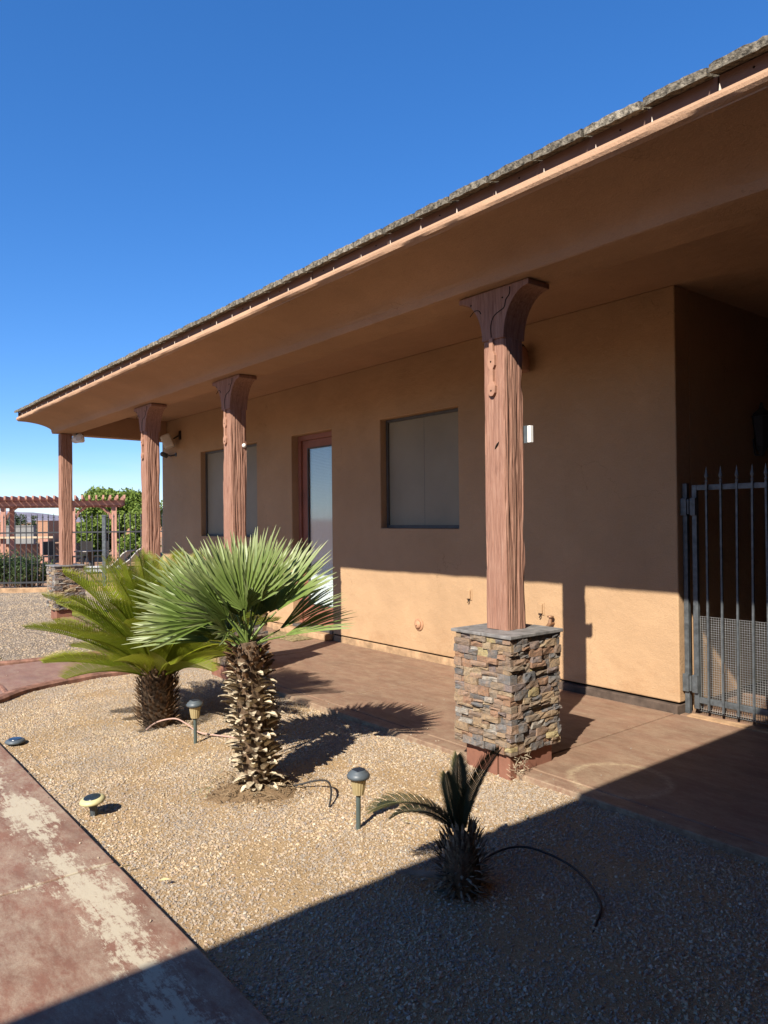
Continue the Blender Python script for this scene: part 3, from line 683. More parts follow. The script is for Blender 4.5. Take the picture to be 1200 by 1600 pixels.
part('door_step', box(dx0 + .002, WY + 0.0035, 0.0, dx1 - .002, WY + 0.2, 0.0845), M['stem_tan'], house)

# ------------------------------------------------------------------ porch columns
def rough_post(cx, cy, w_, z0, z1, seed, groove=1.0):
    nz = Noise(seed); ns = 22; nzv = 200; V = []; F = []
    per = []   # (ux, uy, face, s)
    for f, (a, b_) in enumerate((((-1, -1), (1, -1)), ((1, -1), (1, 1)), ((1, 1), (-1, 1)), ((-1, 1), (-1, -1)))):
        for i in range(ns):
            s_ = i / ns; per.append((a[0] + (b_[0] - a[0]) * s_, a[1] + (b_[1] - a[1]) * s_, f, s_))
    P = np.array(per); h = w_ / 2
    for j in range(nzv + 1):
        z = z0 + (z1 - z0) * j / nzv
        s_ = P[:, 3]; f = P[:, 2]
        k = np.arange(len(P)) / ns
        d = 0.008 * nz(k * 2.3, np.full(len(P), z * 3.1))                              # broad hewn waves
        cor = np.clip(1 - np.minimum(s_, 1 - s_) * 9, 0, 1)
        d -= cor * (0.005 + 0.028 * np.maximum(0, nz(np.round(k) * 5.3, np.full(len(P), z * 5.2)) + 0.05))  # knocked corners
        lean = 0.45 * nz(f * 7.7 + 3, np.full(len(P), z * 0.7)) + 0.12 * nz(f * 3 + 1, np.full(len(P), z * 3.3))
        gr = np.abs(nz(s_ * 11 + lean * 3 + f * 11, np.full(len(P), z * 1.1)))          # long wandering grooves
        amp = np.where(f % 2 == 1, 0.0085, 0.003) * groove
        d -= amp * np.clip(1 - gr * 7, 0, 1) * (1 - cor * 0.7)
        gr2 = np.abs(nz(s_ * 21 + lean * 4 + f * 5 + 31, np.full(len(P), z * 1.8)))
        d -= amp * 0.45 * np.clip(1 - gr2 * 8, 0, 1) * (1 - cor)
        X = cx + P[:, 0] * (h + d); Y = cy + P[:, 1] * (h + d)
        # push only along the face normal inside a face
        X = np.where((f % 2 == 0) & (s_ > 0.12) & (s_ < 0.88), cx + P[:, 0] * h, X); Y = np.where((f % 2 == 1) & (s_ > 0.12) & (s_ < 0.88), cy + P[:, 1] * h, Y)
        V.extend(zip(X, Y, np.full(len(P), z)))
    n = len(P)
    for j in range(nzv):
        for i in range(n): F.append((j * n + i, j * n + (i + 1) % n, (j + 1) * n + (i + 1) % n, (j + 1) * n + i))
    F.append(tuple(range(n))[::-1]); F.append(tuple(nzv * n + i for i in range(n)))
    return V, F
BR = 3.093
def bracket(cx, cy, hw=0.305, w_=0.094, zb=2.765):
    """flared corbel: concave quarter curves on both sides"""
    pts = []; n = 14
    for k in range(n + 1):
        a = k / n * math.pi / 2
        pts.append((w_ + 0.0 + (hw - w_) * (1 - math.cos(a)), zb + (BR - 0.035 - zb) * math.sin(a)))
    right = [(cx + a, b_) for a, b_ in pts] + [(cx + hw, BR)]
    leftp = [(2 * cx - a, b_) for a, b_ in reversed(right)]
    return prism(right + leftp, cy - 0.104, cy + 0.104, 'y')
def ribbon(pts, w_, d, y):
    """thin raised or recessed line on the front face, pts are (x,z)"""
    return tube([(p[0], y, p[1]) for p in pts], w_, 5)
def stonebit(x0, x1, z0, z1, p, seed, depth=0.05):
    """a ledge stone: local face in XZ, proud by p towards -Y, split-face front; 5x3 front grid"""
    r_ = random.Random(seed); nx_ = max(2, int((x1 - x0) / 0.035)); nz_ = 2; V = []; F = []
    g_ = 0.0009
    tl = r_.uniform(-.004, .004)
    for j in range(nz_ + 1):
        for i in range(nx_ + 1):
            ex = i in (0, nx_); ez = j in (0, nz_)
            u = x0 + g_ + (x1 - x0 - 2 * g_) * i / nx_; v = z0 + g_ + (z1 - z0 - 2 * g_) * j / nz_
            u += 0 if ex else r_.uniform(-.006, .006); v += r_.uniform(-.0022, .0022) if ez else r_.uniform(-.004, .004)
            dd = p + tl * (i / nx_ - .5) * 2 + r_.uniform(-.005, .005) - (0.004 if (ex or ez) else 0)
            V.append((u, -dd, v))
    n = len(V)
    for (u, v) in ((x0 + g_, z0 + g_), (x1 - g_, z0 + g_), (x1 - g_, z1 - g_), (x0 + g_, z1 - g_)): V.append((u, depth, v))
    for j in range(nz_):
        for i in range(nx_):
            a = j * (nx_ + 1) + i; F.append((a, a + 1, a + nx_ + 2, a + nx_ + 1))
    top = nz_ * (nx_ + 1)
    F.append((n, n + 1) + tuple(range(nx_, -1, -1)))
    F.append((n + 3,) + tuple(range(top, top + nx_ + 1)) + (n + 2,))
    F.append((n, 0, nx_ + 1, top, n + 3)); F.append((n + 1, n + 2, top + nx_, 2 * nx_ + 1, nx_))
    return V, F
def pier(root, cx, cy, zb, zt, hw, seed, rowh, cell, faces=(0, 1)):
    core = hw - 0.035
    pr = part('stone_pier', box(cx - core, cy - core, zb + 0.003, cx + core, cy + core, zt - 0.002), M['mortar'], root)
    r_ = random.Random(seed); z = zb; row = 0; bulk = []
    cnt = 0
    while z < zt - 0.02:
        h = min(r_.uniform(rowh * 0.75, rowh * 1.3), zt - z)
        if zt - z - h < rowh * 0.5: h = zt - z
        for f in range(4):
            # alternate rows own the corner
            own = (row + f) % 2 == 0
            a = -hw if own else -core; b_ = hw if own else core
            x = a
            while x < b_ - 0.01:
                l_ = r_.uniform(cell * 0.6, cell * 1.5)
                if b_ - (x + l_) < cell * 0.45: l_ = b_ - x
                nsp = r_.choice((1, 1, 2)) if h > rowh * 0.85 else 1
                zz = [z, z + h] if nsp == 1 else [z, z + h * r_.uniform(.4, .6), z + h]
                for q in range(len(zz) - 1):
                    pr_ = r_.choice((0.004, 0.010, 0.014, 0.020, 0.027)) + r_.uniform(-.003, .003)
                    sb = stonebit(x, x + l_, zz[q], zz[q + 1], pr_, r_.random())
                    Mx = Matrix.Translation((cx, cy, 0)) @ Matrix.Rotation(f * math.pi / 2, 4, 'Z') @ Matrix.Translation((0, -hw + 0.012, 0))
                    wsb = xf(sb, Mx)
                    if f in faces and cnt < 285:
                        c_ = Mx @ Vector((x + l_ / 2, 0, (zz[q] + zz[q + 1]) / 2)); o = part('stone', wsb, M['stone'], pr, origin=c_); cnt += 1
                    else: bulk.append(wsb)
                x += l_
        z += h; row += 1
    if bulk:
        o = part('stone', join(*bulk), M['stone'], pr); o['kind'] = 'stuff'
    return pr
GC = 'row of porch columns on stone piers'
def column(cx, cy, seed, label, rowh=0.045, cell=0.095, zcap=0.865, brk=True):
    root = thing('porch_column', label, 'column', (cx, cy, 0), GC)
    hw = 0.244
    pier(root, cx, cy, 0.125, zcap - 0.021, hw, seed, rowh, cell)
    # painted footing under the stones
    part('footing', join(box(cx - 0.19, cy - 0.195, -0.1, cx + 0.08, cy - 0.15, 0.124), box(cx + 0.11, cy - 0.212, -0.1, cx + 0.205, cy + 0.2, 0.124), box(cx - 0.18, cy - 0.149, -0.1, cx + 0.109, cy + 0.2, 0.124)), M['base_red'], root, bevel=0.006)
    # slate cap in two flags with irregular edges
    r_ = random.Random(seed)
    for (a, b_, zo) in ((-0.262, 0.012, 0), (0.015, 0.262, 0.002)):
        poly = [(cx + a, cy - 0.262 + r_.uniform(0, .008)), (cx + b_, cy - 0.260 + r_.uniform(-.004, .006)), (cx + b_ + r_.uniform(-.003, .0), cy), (cx + b_, cy + 0.260), (cx + a, cy + 0.262), (cx + a + r_.uniform(0, .006), cy + .05)]
        part('slate_cap', prism(poly, zcap - 0.020, zcap + zo), M['slate'], root, bevel=0.004)
    post = part('post', rough_post(cx, cy, 0.188, zcap + 0.003, BR - 0.002, seed + 50), M['timber'], root)
    if brk:
        b = part('bracket', bracket(cx, cy), M['timber'], post, bevel=0.004)
        fixn(b)
        yf = cy - 0.104
        strap = [(-.016, 2.74), (.016, 2.74), (.016, 2.66), (.03, 2.63), (.03, 2.565), (.015, 2.54), (.015, 2.46), (.033, 2.43), (.030, 2.385), (.012, 2.365), (-.012, 2.365), (-.030, 2.385), (-.033, 2.43), (-.015, 2.46), (-.015, 2.54), (-.03, 2.565), (-.03, 2.63), (-.016, 2.66)]
        strap = [(cx - .008 + a, b2 + 0.03) for a, b2 in strap]
        part('strap_ornament', prism(strap, yf - 0.010, cy - 0.08, 'y'), M['ornament'], post, bevel=0.002)
        # carved scrolls
        sc1 = smoothpath([(cx - .01, 0, 2.78), (cx - .012, 0, 2.86), (cx + .015, 0, 2.915), (cx + .07, 0, 2.94), (cx + .105, 0, 2.955), (cx + .12, 0, 3.0), (cx + .15, 0, 3.03), (cx + .155, 0, 3.075)], 4)
        sc2 = smoothpath([(cx - .20, 0, 2.955), (cx - .16, 0, 2.985), (cx - .12, 0, 2.98), (cx - .10, 0, 2.955)], 4)
        part('carved_scroll', join(ribbon([(p.x, p.z) for p in sc1], 0.0035, 0, yf - 0.001), ribbon([(p.x, p.z) for p in sc2], 0.0028, 0, yf - 0.001)), M['black'], post)
        for dx_, zz in ((-.008, 2.62), (-.008, 2.43), (-.19, 3.03), (.09, 3.02)):
            part('bolt_head', xf(lathe([(0.006, 0), (0.005, 0.004)], 8), Matrix.Translation((cx + dx_, yf - 0.0095 if zz < 2.7 else yf, zz)) @ Matrix.Rotation(R(90), 4, 'X')), M['black'], post)
    return root, post
c1, p1 = column(-3.29, 3.70, 101, 'nearest porch column, pink timber post on a square ledgestone pier beside the small sago')
part('knot_gouge', xf(lathe([(0.002, -.028), (0.0065, -.012), (0.0075, 0.0), (0.006, .014), (0.001, .03)], 8), Matrix.Translation((-3.27, 3.6055, 2.07)) @ Matrix.Rotation(R(38), 4, 'Y')), M['black'], p1)
c2, p2 = column(-7.075, 3.70, 202, 'porch column whose post rises behind the fan palm, right of the far window', 0.05, 0.11)
c3, p3 = column(-9.41, 3.70, 303, 'porch column rising behind the big sago at the left end of the stucco wall', 0.055, 0.13)
c4, p4 = column(-13.20, 3.70, 404, 'farthest porch column at the open corner, with twin floodlights at its top', 0.05, 0.12, brk=False)

# ------------------------------------------------------------------ gate
GY = 5.68
gate = thing('iron_gate', 'grey iron picket gate with wire mesh along its lower half, closing the dark passage', 'gate', (-3.05, GY, 0))
part('gate_post', box(-3.128, GY - .02, -0.0, -3.09, GY + .02, 1.86), M['iron'], gate, bevel=0.003)
X0, X1 = -3.05, -1.76
part('stile', box(X0, GY - .018, 0.05, X0 + 0.04, GY + .018, 1.845), M['iron'], gate, bevel=0.003)
part('stile', box(X1 - .04, GY - .018, 0.05, X1, GY + .018, 1.845), M['iron'], gate, bevel=0.003)
part('rail', box(X0 + .0405, GY - .017, 1.80, X1 - .0405, GY + .017, 1.844), M['iron'], gate, bevel=0.003)
part('rail', box(X0 + .0405, GY - .017, 0.10, X1 - .0405, GY + .017, 0.145), M['iron'], gate, bevel=0.003)
def picket_mesh(h, w_=0.0075, mat='iron', tip=0.13):
    s = w_; V, F = box(-s, -s, 0, s, s, h)
    sp = [(s * 1.0, h + .0), (s * 1.9, h + tip * .12), (s * .8, h + tip * .22), (s * 2.3, h + tip * .42), (s * 1.2, h + tip * .65), (s * .15, h + tip)]
    n = 8; V2 = []; F2 = []
    for r_, z in sp:
        for j in range(n):
            a = 2 * math.pi * j / n; V2.append((r_ * math.cos(a), r_ * 0.55 * math.sin(a), z))
    for i in range(len(sp) - 1):
        for j in range(n): F2.append((i * n + j, i * n + (j + 1) % n, (i + 1) * n + (j + 1) % n, (i + 1) * n + j))
    return join((V, F), (V2, F2))
pm = mesh('picket', *picket_mesh(1.80), M['iron'])
x = -2.925
while x < X1 - 0.05:
    link('picket', pm, gate, (x, GY - 0.0265, 0.055), (R(random.uniform(-.4, .4)), R(random.uniform(-.3, .3)), 0)); x += 0.1165
for z in (1.66, 0.24):
    for (a, b_) in ((-3.135, -3.085), (-3.055, -3.01)): part('hinge_plate', box(a, GY - .042, z - .06, b_, GY - .0205 if a < -3.1 else GY - .0185, z + .08), M['iron'], gate, bevel=0.002)
    part('hinge_pin', tube([(-3.07, GY - .035, z - .05), (-3.07, GY - .035, z + .07)], 0.010, 10), M['iron'], gate)
# wire mesh: crossing wires
wires = []
yy = GY + 0.022; zt = 0.79; st_ = 0.0185
x = X0 + .02
while x < X1 - .02: wires.append(box(x - .0013, yy, 0.03, x + .0013, yy + .0024, zt)); x += st_
z = 0.03
while z < zt: wires.append(box(X0 + .01, yy + .0025, z - .0013, X1 - .02, yy + .005, z + .0013)); z += st_
wm = part('wire_mesh', join(*wires), M['wire'], gate); wm['kind'] = 'stuff'
part('gate_threshold', box(-3.06, GY - .12, 0.001, -1.72, GY - .03, 0.010), M['stem_tan'], gate)

# ------------------------------------------------------------------ fixtures on the wall
def ry(a): return Matrix.Rotation(a, 4, 'Y')
sp = thing('outdoor_speaker', 'off-white outdoor speaker tilted down on the wall left of the far window', 'speaker', (-13.1, WY - .02, 3.07))
T = Matrix.Translation((-12.93, WY - 0.19, 3.05)) @ Matrix.Rotation(R(-28), 4, 'Z') @ Matrix.Rotation(R(22), 4, 'X')
part('cabinet', xf(box(-.15, -.085, -.12, .15, .09, .12), T), M['offwhite'], sp, bevel=0.03)
part('grille', xf(box(-.125, -.094, -.10, .125, -.0855, .10), T), M['white'], sp, bevel=0.003)
part('wall_bracket', join(tube([(-12.88, WY - .1, 3.1), (-12.8, WY - .02, 3.16)], 0.014), box(-12.84, WY - .02, 3.08, -12.76, WY - .001, 3.24)), M['dark_metal'], sp)
cm = thing('security_camera', 'small dark security camera under the outdoor speaker', 'camera', (-13.3, WY - .02, 2.82))
part('camera_body', xf(lathe([(0.02, -.08), (0.045, -.07), (0.045, .05), (0.03, .07)], 14), Matrix.Translation((-13.25, WY - .13, 2.83)) @ Matrix.Rotation(R(75), 4, 'X') @ Matrix.Rotation(R(20), 4, 'Y')), M['greyplastic'], cm, smooth=True)
part('arm', tube([(-13.22, WY - .1, 2.82), (-13.1, WY - .06, 2.80), (-13.0, WY - .001, 2.82)], 0.014), M['dark_metal'], cm)
part('mount_plate', xf(lathe([(0.04, 0), (0.035, .012)], 14), Matrix.Translation((-13.0, WY - .001, 2.82)) @ Matrix.Rotation(R(90), 4, 'X')), M['greyplastic'], cm)
fl = thing('floodlight', 'twin round white floodlight heads under the beam at the farthest column', 'light', (-12.98, 3.6, 3.1))
part('mount', lathe([(0.06, 0), (0.06, .022), (0.03, .03)], 16, (-13.0, 3.88, 3.068)), M['dark_metal'], fl)
for dx_, dz, rz in ((0.10, -.06, 40), (-.09, -.05, -50)):
    T = Matrix.Translation((-13.0 + dx_, 3.86, 3.06 + dz)) @ Matrix.Rotation(R(rz), 4, 'Z') @ Matrix.Rotation(R(70), 4, 'X')
    hd = part('lamp_head', xf(lathe([(0.03, -.09), (0.045, -.06), (0.075, 0), (0.078, .04), (0.07, .045)], 20), T), M['white'], fl, smooth=True)
    part('lens', xf(lathe([(0.062, .0455), (0.05, .052)], 20), T), M['offwhite'], hd)
    part('arm', tube([(-13.0, 3.88, 3.08), (-13.0 + dx_ * .6, 3.87, 3.05 + dz * .4)], 0.012), M['dark_metal'], fl)
# vent
vt = thing('dryer_vent', 'round terracotta coloured vent cover low on the sunlit wall', 'vent', (-6.29, WY, 0.39))
T = Matrix.Translation((-6.29, WY, 0.39)) @ Matrix.Rotation(R(90), 4, 'X')
part('flange', xf(lathe([(0.072, 0.0005), (0.072, 0.012), (0.055, 0.018)], 24), T), M['vent'], vt, bevel=0.002)
part('dome', xf(lathe([(0.050, 0.018), (0.048, 0.03), (0.034, 0.042), (0.0, 0.046)], 24), T), M['vent'], vt, smooth=True)
part('boss', xf(lathe([(0.014, 0.044), (0.012, 0.054), (0.0, 0.056)], 12), T), M['vent'], vt, smooth=True)
def outlet(x, z, label):
    o = thing('outlet_cover', label, 'outlet', (x, WY, z), 'wall outlets above the porch floor')
    part('cover', box(x - .036, WY - .008, z - .06, x + .036, WY - .0005, z + .06), M['stucco'], o, bevel=0.003)
    part('flap', box(x - .024, WY - .028, z - .045, x + .024, WY - .0085, z + .047), M['stucco'], o, bevel=0.005)
    part('plug_cable', tube(smoothpath([(x + .006, WY - .02, z - .045), (x + .006, WY - .03, z - .07), (x - .01, WY - .02, z - .085)], 4), 0.006), M['dark_metal'], o)
outlet(-5.485, 0.79, 'wall outlet cover left of the nearest column, between vent and post')
outlet(-4.535, 0.725, 'wall outlet cover right of the nearest post, above the stone pier')
fa = thing('garden_faucet', 'small bronze garden faucet on the wall just above the nearest stone pier', 'faucet', (-4.39, WY, 0.6))
part('pipe', tube([(-4.39, WY, .60), (-4.39, WY - .07, .60)], 0.013, 10), M['brass'], fa)
part('valve_body', tube([(-4.39, WY - .05, .655), (-4.39, WY - .06, .60), (-4.39, WY - .10, .575), (-4.39, WY - .11, .54)], [0.012, .02, .016, .014], 10), M['brass'], fa)
part('handwheel', lathe([(0.03, 0), (0.032, .006), (0.03, .012), (.01, .014)], 14, (-4.39, WY - .05, .66)), M['brass'], fa)
# white box on the back of the nearest post
wb = thing('white_sensor_box', 'small white box clipped to the back edge of the nearest post', 'box', (-3.19, 3.8, 2.14))
part('backplate', box(-3.235, 3.800, 2.09, -3.178, 3.815, 2.205), M['greyplastic'], wb)
part('box', box(-3.1775, 3.80, 2.092, -3.152, 3.83, 2.203), M['white'], wb, bevel=0.002)
kb = part('hook_knob', xf(lathe([(0.022, 0), (0.024, .012), (0.012, .022)], 14), Matrix.Translation((-6.983, 3.76, 2.385)) @ Matrix.Rotation(R(90), 4, 'Y')), M['white'], None, smooth=True)
meta(kb, 'small round white knob on the side of the post behind the fan palm', 'knob')
# wall sconce behind the post
ss = thing('wall_sconce', 'dark wall sconce half hidden behind the top of the nearest post', 'lamp', (-4.72, WY, 3.1))
part('shade', lathe([(0.03, .14), (0.07, .12), (0.095, .0), (0.098, -.10), (0.085, -.105), (.02, -.106)], 20, (-4.66, WY - .13, 3.10)), M['ornament'], ss, smooth=True)
part('wall_plate', box(-4.78, WY - .02, 3.08, -4.70, WY - .001, 3.26), M['dark_metal'], ss)
part('arm', tube([(-4.66, WY - .01, 3.2), (-4.66, WY - .08, 3.26), (-4.66, WY - .13, 3.24)], 0.01), M['dark_metal'], ss)
# lantern deep in the passage
ln = thing('wall_lantern', 'black lantern on the dark passage wall above the gate', 'lantern', (-2.45, 6.8, 2.5))
lx, ly, lz = -3.06, 6.95, 2.35
part('lantern_roof', lathe([(0.10, 0), (0.07, .04), (0.02, .08), (0.01, .13)], 6, (lx, ly, lz + .15)), M['iron_black'], ln)
part('lantern_base', lathe([(0.02, -.08), (0.05, -.02), (0.06, 0)], 6, (lx, ly, lz - .12)), M['iron_black'], ln)
part('lantern_glass', lathe([(0.055, -.119), (0.085, .149)], 6, (lx, ly, lz)), M['iron_black'], ln)
part('arm', tube([(-3.139, ly, lz - .05), (-3.12, ly, lz - .2), (lx, ly, lz - .2)], 0.01), M['iron_black'], ln)
# door mat
dm = part('door_mat', box(-9.1, 5.13, 0.002, -8.25, 5.44, 0.018), M['mat'], None, bevel=0.004)
meta(dm, 'tan coir mat on the porch floor in front of the glass door', 'mat')
# ------------------------------------------------------------------ plants
def mesh_tip(name, V, F, tips, mat):
    me = mesh(name, V, F, mat)
    a = me.attributes.new('tip', 'FLOAT', 'POINT'); a.data.foreach_set('value', np.asarray(tips, dtype=np.float32)); return me
def fan_leaf(seed, pet=0.26, L=0.48, nseg=30, spread=125, wmax=.0165):
    """fan leaf with its petiole foot at the origin, pointing along +X, upper side +Z"""
    r_ = random.Random(seed); V = []; F = []; T = []
    pv, pf = tube([(0, 0, 0), (pet * .5, 0, pet * .03), (pet, 0, 0)], [0.010, .006, .005], 5)
    V += pv; F += pf; T += [0.2] * len(pv)
    hub = Vector((pet, 0, 0))
    for i in range(nseg):
        th = R(-spread + 2 * spread * (i + .5) / nseg) + r_.uniform(-.02, .02)
        l_ = L * (0.80 + 0.20 * math.cos(th)) * r_.uniform(.93, 1.05)
        if abs(th) > R(100): l_ *= 0.85
        d = Vector((math.cos(th), math.sin(th), 0)); s_ = Vector((-math.sin(th), math.cos(th), 0))
        cup = 0.10 + 0.05 * r_.random(); droop = r_.uniform(0.02, .10); side = r_.uniform(-.03, .03)
        tw = r_.uniform(-.25, .25)
        n0 = len(V)
        W = 2 * spread / nseg * math.pi / 180
        for k, (q, wd) in enumerate(((0.03, W * .5 * .03 / .3 + .0015), (0.30, .5 * W * .30 * L / l_ * .92), (0.62, .0135), (0.84, .008), (1.0, .001))):
            rr = q * l_; wid = min(wd if k != 1 else 0.5 * W * rr * 1.02, wmax)
            c_ = hub + d * rr + Vector((0, 0, cup * rr - droop * q ** 3 * l_)) + s_ * side * q * q * l_
            fold = Vector((0, 0, wid * .55)); sd = s_ * wid * math.cos(tw * q) + Vector((0, 0, wid * math.sin(tw * q)))
            V += [c_ - sd + fold, c_, c_ + sd + fold]; T += [q] * 3
        for k in range(4):
            a = n0 + k * 3; F += [(a, a + 1, a + 4, a + 3), (a + 1, a + 2, a + 5, a + 4)]
    return V, F, T
fan_meshes = [mesh_tip('frond', *fan_leaf(k, pet=.20 + .03 * (k % 3), L=.46 + .03 * (k % 2), nseg=20, spread=56 + 5 * (k % 3), wmax=.013), M['fan']) for k in range(6)]
fan_narrow = [mesh_tip('frond', *fan_leaf(60 + k, pet=.22, L=.50, nseg=14, spread=30 + 4 * k, wmax=.013), M['fan']) for k in range(3)]
fan_young = mesh_tip('frond', *fan_leaf(44, pet=.16, L=.34, nseg=22, spread=55), M['fan'])
def rc(a_img, k, up_only=False):
    """direction from angle in the picture plane (deg, 0=right) and depth component (positive = away)"""
    d = rgt * math.cos(R(a_img)) + Vector((0, 0, 1)) * math.sin(R(a_img)) + Vector((fwd.x, fwd.y, 0)).normalized() * k
    return d.normalized()
fanpalm = thing('fan_palm', 'fan palm with a leaning shaggy cream trunk and spiky green fans', 'palm', (-3.97, 2.22, -0.04))
base = Vector((-3.965, 2.225, -0.05)); topc = Vector((-4.0, 2.17, 0.86))
axis = [base, base.lerp(topc, .33) + rgt * -.012, base.lerp(topc, .66) + rgt * -.01, topc]
part('trunk', tube(smoothpath(axis, 5), [.07, .076, .08, .082, .084, .084, .084, .084, .084, .084, .084, .08, .078, .074, .07, .05], 14), M['trunk'], fanpalm)
def bractmesh(seed, L, W, curl):
    r_ = random.Random(seed); V = []; F = []
    st = [(0, .55), (.35, 1.0), (.7, .8), (1.0, .35 * r_.uniform(.6, 1.4))]
    for q, wd in st:
        x = q * L; z = curl * q * q * L; w_ = wd * W / 2
        V += [(x, -w_, z + .25 * w_), (x, 0, z - .12 * w_), (x, w_, z + .25 * w_)]
    for k in range(3):
        a = k * 3; F += [(a, a + 1, a + 4, a + 3), (a + 1, a + 2, a + 5, a + 4)]
    # underside for thickness
    n = len(V); V += [(v[0], v[1], v[2] - .006) for v in V]
    for k in range(3):
        a = n + k * 3; F += [(a, a + 3, a + 4, a + 1), (a + 1, a + 4, a + 5, a + 2)]
    F += [(9, 10, n + 10, n + 9), (10, 11, n + 11, n + 10)]
    return V, F
bm_c = [mesh('leaf_base', *bractmesh(k, (.058 + .007 * k), .050, -.2 - .3 * (k % 2)), M['bract']) for k in range(4)]
bm_b = [mesh('leaf_base', *bractmesh(9 + k, .065, .038, -.1), M['bract_brown']) for k in range(3)]
def axpt(t_):
    q = smoothpath(axis, 5); f = t_ * (len(q) - 1); i = min(int(f), len(q) - 2); return q[i].lerp(q[i + 1], f - i)
nb = 296
for i in range(nb):
    t_ = 0.03 + 0.93 * i / nb; a = i * 2.39996 + random.uniform(-.2, .2); p = axpt(t_)
    out = Vector((math.cos(a), math.sin(a), 0)); rad = .082 + .015 * math.sin(t_ * 3)
    el = random.uniform(.5, 1.1) if t_ > .15 else random.uniform(-.1, .7)
    d = out + Vector((0, 0, el)) + Vector((random.uniform(-.3, .3), random.uniform(-.3, .3), 0))
    msh = random.choice(bm_c) if t_ < random.uniform(.72, .9) else random.choice(bm_b)
    link('leaf_base', msh, fanpalm, p + out * rad, frame(d, -out + Vector((0, 0, 1.2))), random.uniform(.75, 1.2))
# brown fibres at the neck and dead stubs
fib = []
for i in range(420):
    t_ = random.uniform(.7, 1.0); a = random.uniform(0, 6.28); p = axpt(t_) + Vector((math.cos(a), math.sin(a), 0)) * .10
    d = (Vector((math.cos(a), math.sin(a), random.uniform(-.9, 1.2)))).normalized(); l_ = random.uniform(.03, .08); s_ = d.cross(Vector((0, 0, 1))).normalized() * .0022
    fib.append(([p - s_, p + s_, p + d * l_], [(0, 1, 2)]))
fo = part('trunk_fibre', join(*fib), M['bract_brown'], fanpalm); fo['kind'] = 'stuff'
hubp = topc + Vector((0, 0, .0))
spec = [ # image angle, depth, scale, roll
    (173, .25, 1.12, .3), (164, .45, 1.15, 0), (158, -.12, 1.05, .2), (150, .1, 1.18, -.2), (143, .6, 1.05, .1), (141, -.3, 1.12, 0),
    (129, .1, 1.16, .3), (120, -.4, 1.0, 0), (113, .45, 1.1, -.1), (103, .0, 1.12, .4), (92, -.3, 1.0, 0), (88, .5, 1.05, 0),
    (76, .05, 1.08, -.5), (64, .35, 1.05, -.3), (47, .0, 1.08, -.3), (30, .45, .95, -.6), (12, .3, .98, -1.2),
    (150, 1.1, .95, 0), (75, 1.0, .9, 0), (128, -.8, .8, 0), (165, .9, .95, 0)]
for i, (a, k, s_, ro) in enumerate(spec):
    d = rc(a, k); cd = Vector((fwd.x, fwd.y, 0)).normalized()
    refz = Vector((0, 0, 1)) - cd * (.55 + .2 * random.random()) + rgt * ro
    link('frond', fan_narrow[i % 3] if (a > 152 or a < 50) else fan_meshes[i % 6], fanpalm, hubp + d * .03 - Vector((0, 0, random.uniform(0, .07))), frame(d, refz), s_ * random.uniform(.88, .97))
for a, k in ((95, -.1), (108, .1), (80, .15), (120, -.3)):
    link('frond', fan_young, fanpalm, hubp, frame(rc(a, k), rc(a - 90, .2)), 1.0)
mv = [(base.x, base.y, .012)]; mf = []
for k in range(1, 9):
    for j in range(28):
        a = 2 * math.pi * j / 28; rr = .042 * k * (1 + .18 * math.sin(3 * a + 1) + random.uniform(-.05, .05)); mv.append((base.x + rr * math.cos(a), base.y + rr * math.sin(a), .012 * math.cos(k / 8 * math.pi / 2) - .052 * (k / 8) ** 1.5 + random.uniform(-.003, .003)))
for j in range(28): mf.append((0, 1 + j, 1 + (j + 1) % 28))
for k in range(7):
    for j in range(28): a = 1 + k * 28; mf.append((a + j, a + 28 + j, a + 28 + (j + 1) % 28, a + (j + 1) % 28))
mo_ = part('soil_mound', (mv, mf), M['mound'], None, True); meta(mo_, 'low mound of brown earth round the foot of the fan palm', None, kind='structure')
# roots and litter at the foot
lit = []
for i in range(300):
    a = random.uniform(0, 6.28); rr = random.uniform(.06, .34) ; p = Vector((base.x + rr * math.cos(a), base.y + rr * math.sin(a), -.012 - .07 * (rr - .06) + random.uniform(0, .02)))
    d = Vector((random.uniform(-1, 1), random.uniform(-1, 1), random.uniform(0, .8))).normalized(); l_ = random.uniform(.02, .08)
    lit.append(tube([p, p + d * l_ * .5 + Vector((0, 0, .006)), p + d * l_], random.uniform(.001, .003), 3, False))
lo = part('leaf_litter', join(*lit), M['twig'], None); meta(lo, 'dry brown twigs and litter round the foot of the fan palm', 'litter', kind='stuff')
wd = []
for cx, cy, n_ in ((-4.35, 2.05, 60), (-4.15, 1.95, 50), (-4.55, 2.2, 30), (-3.1, 2.9, 25)):
    for i in range(n_):
        p = Vector((cx + random.gauss(0, .07), cy + random.gauss(0, .07), -.035)); d = Vector((random.uniform(-1, 1), random.uniform(-1, 1), .7)).normalized(); s_ = d.cross(Vector((0, 0, 1))).normalized() * .002
        wd.append(([p - s_, p + s_, p + d * random.uniform(.015, .04)], [(0, 1, 2)]))
wo = part('weeds', join(*wd), M['weed']); meta(wo, 'tiny sparse weeds in the sandy gravel near the fan palm', 'weeds', kind='stuff')

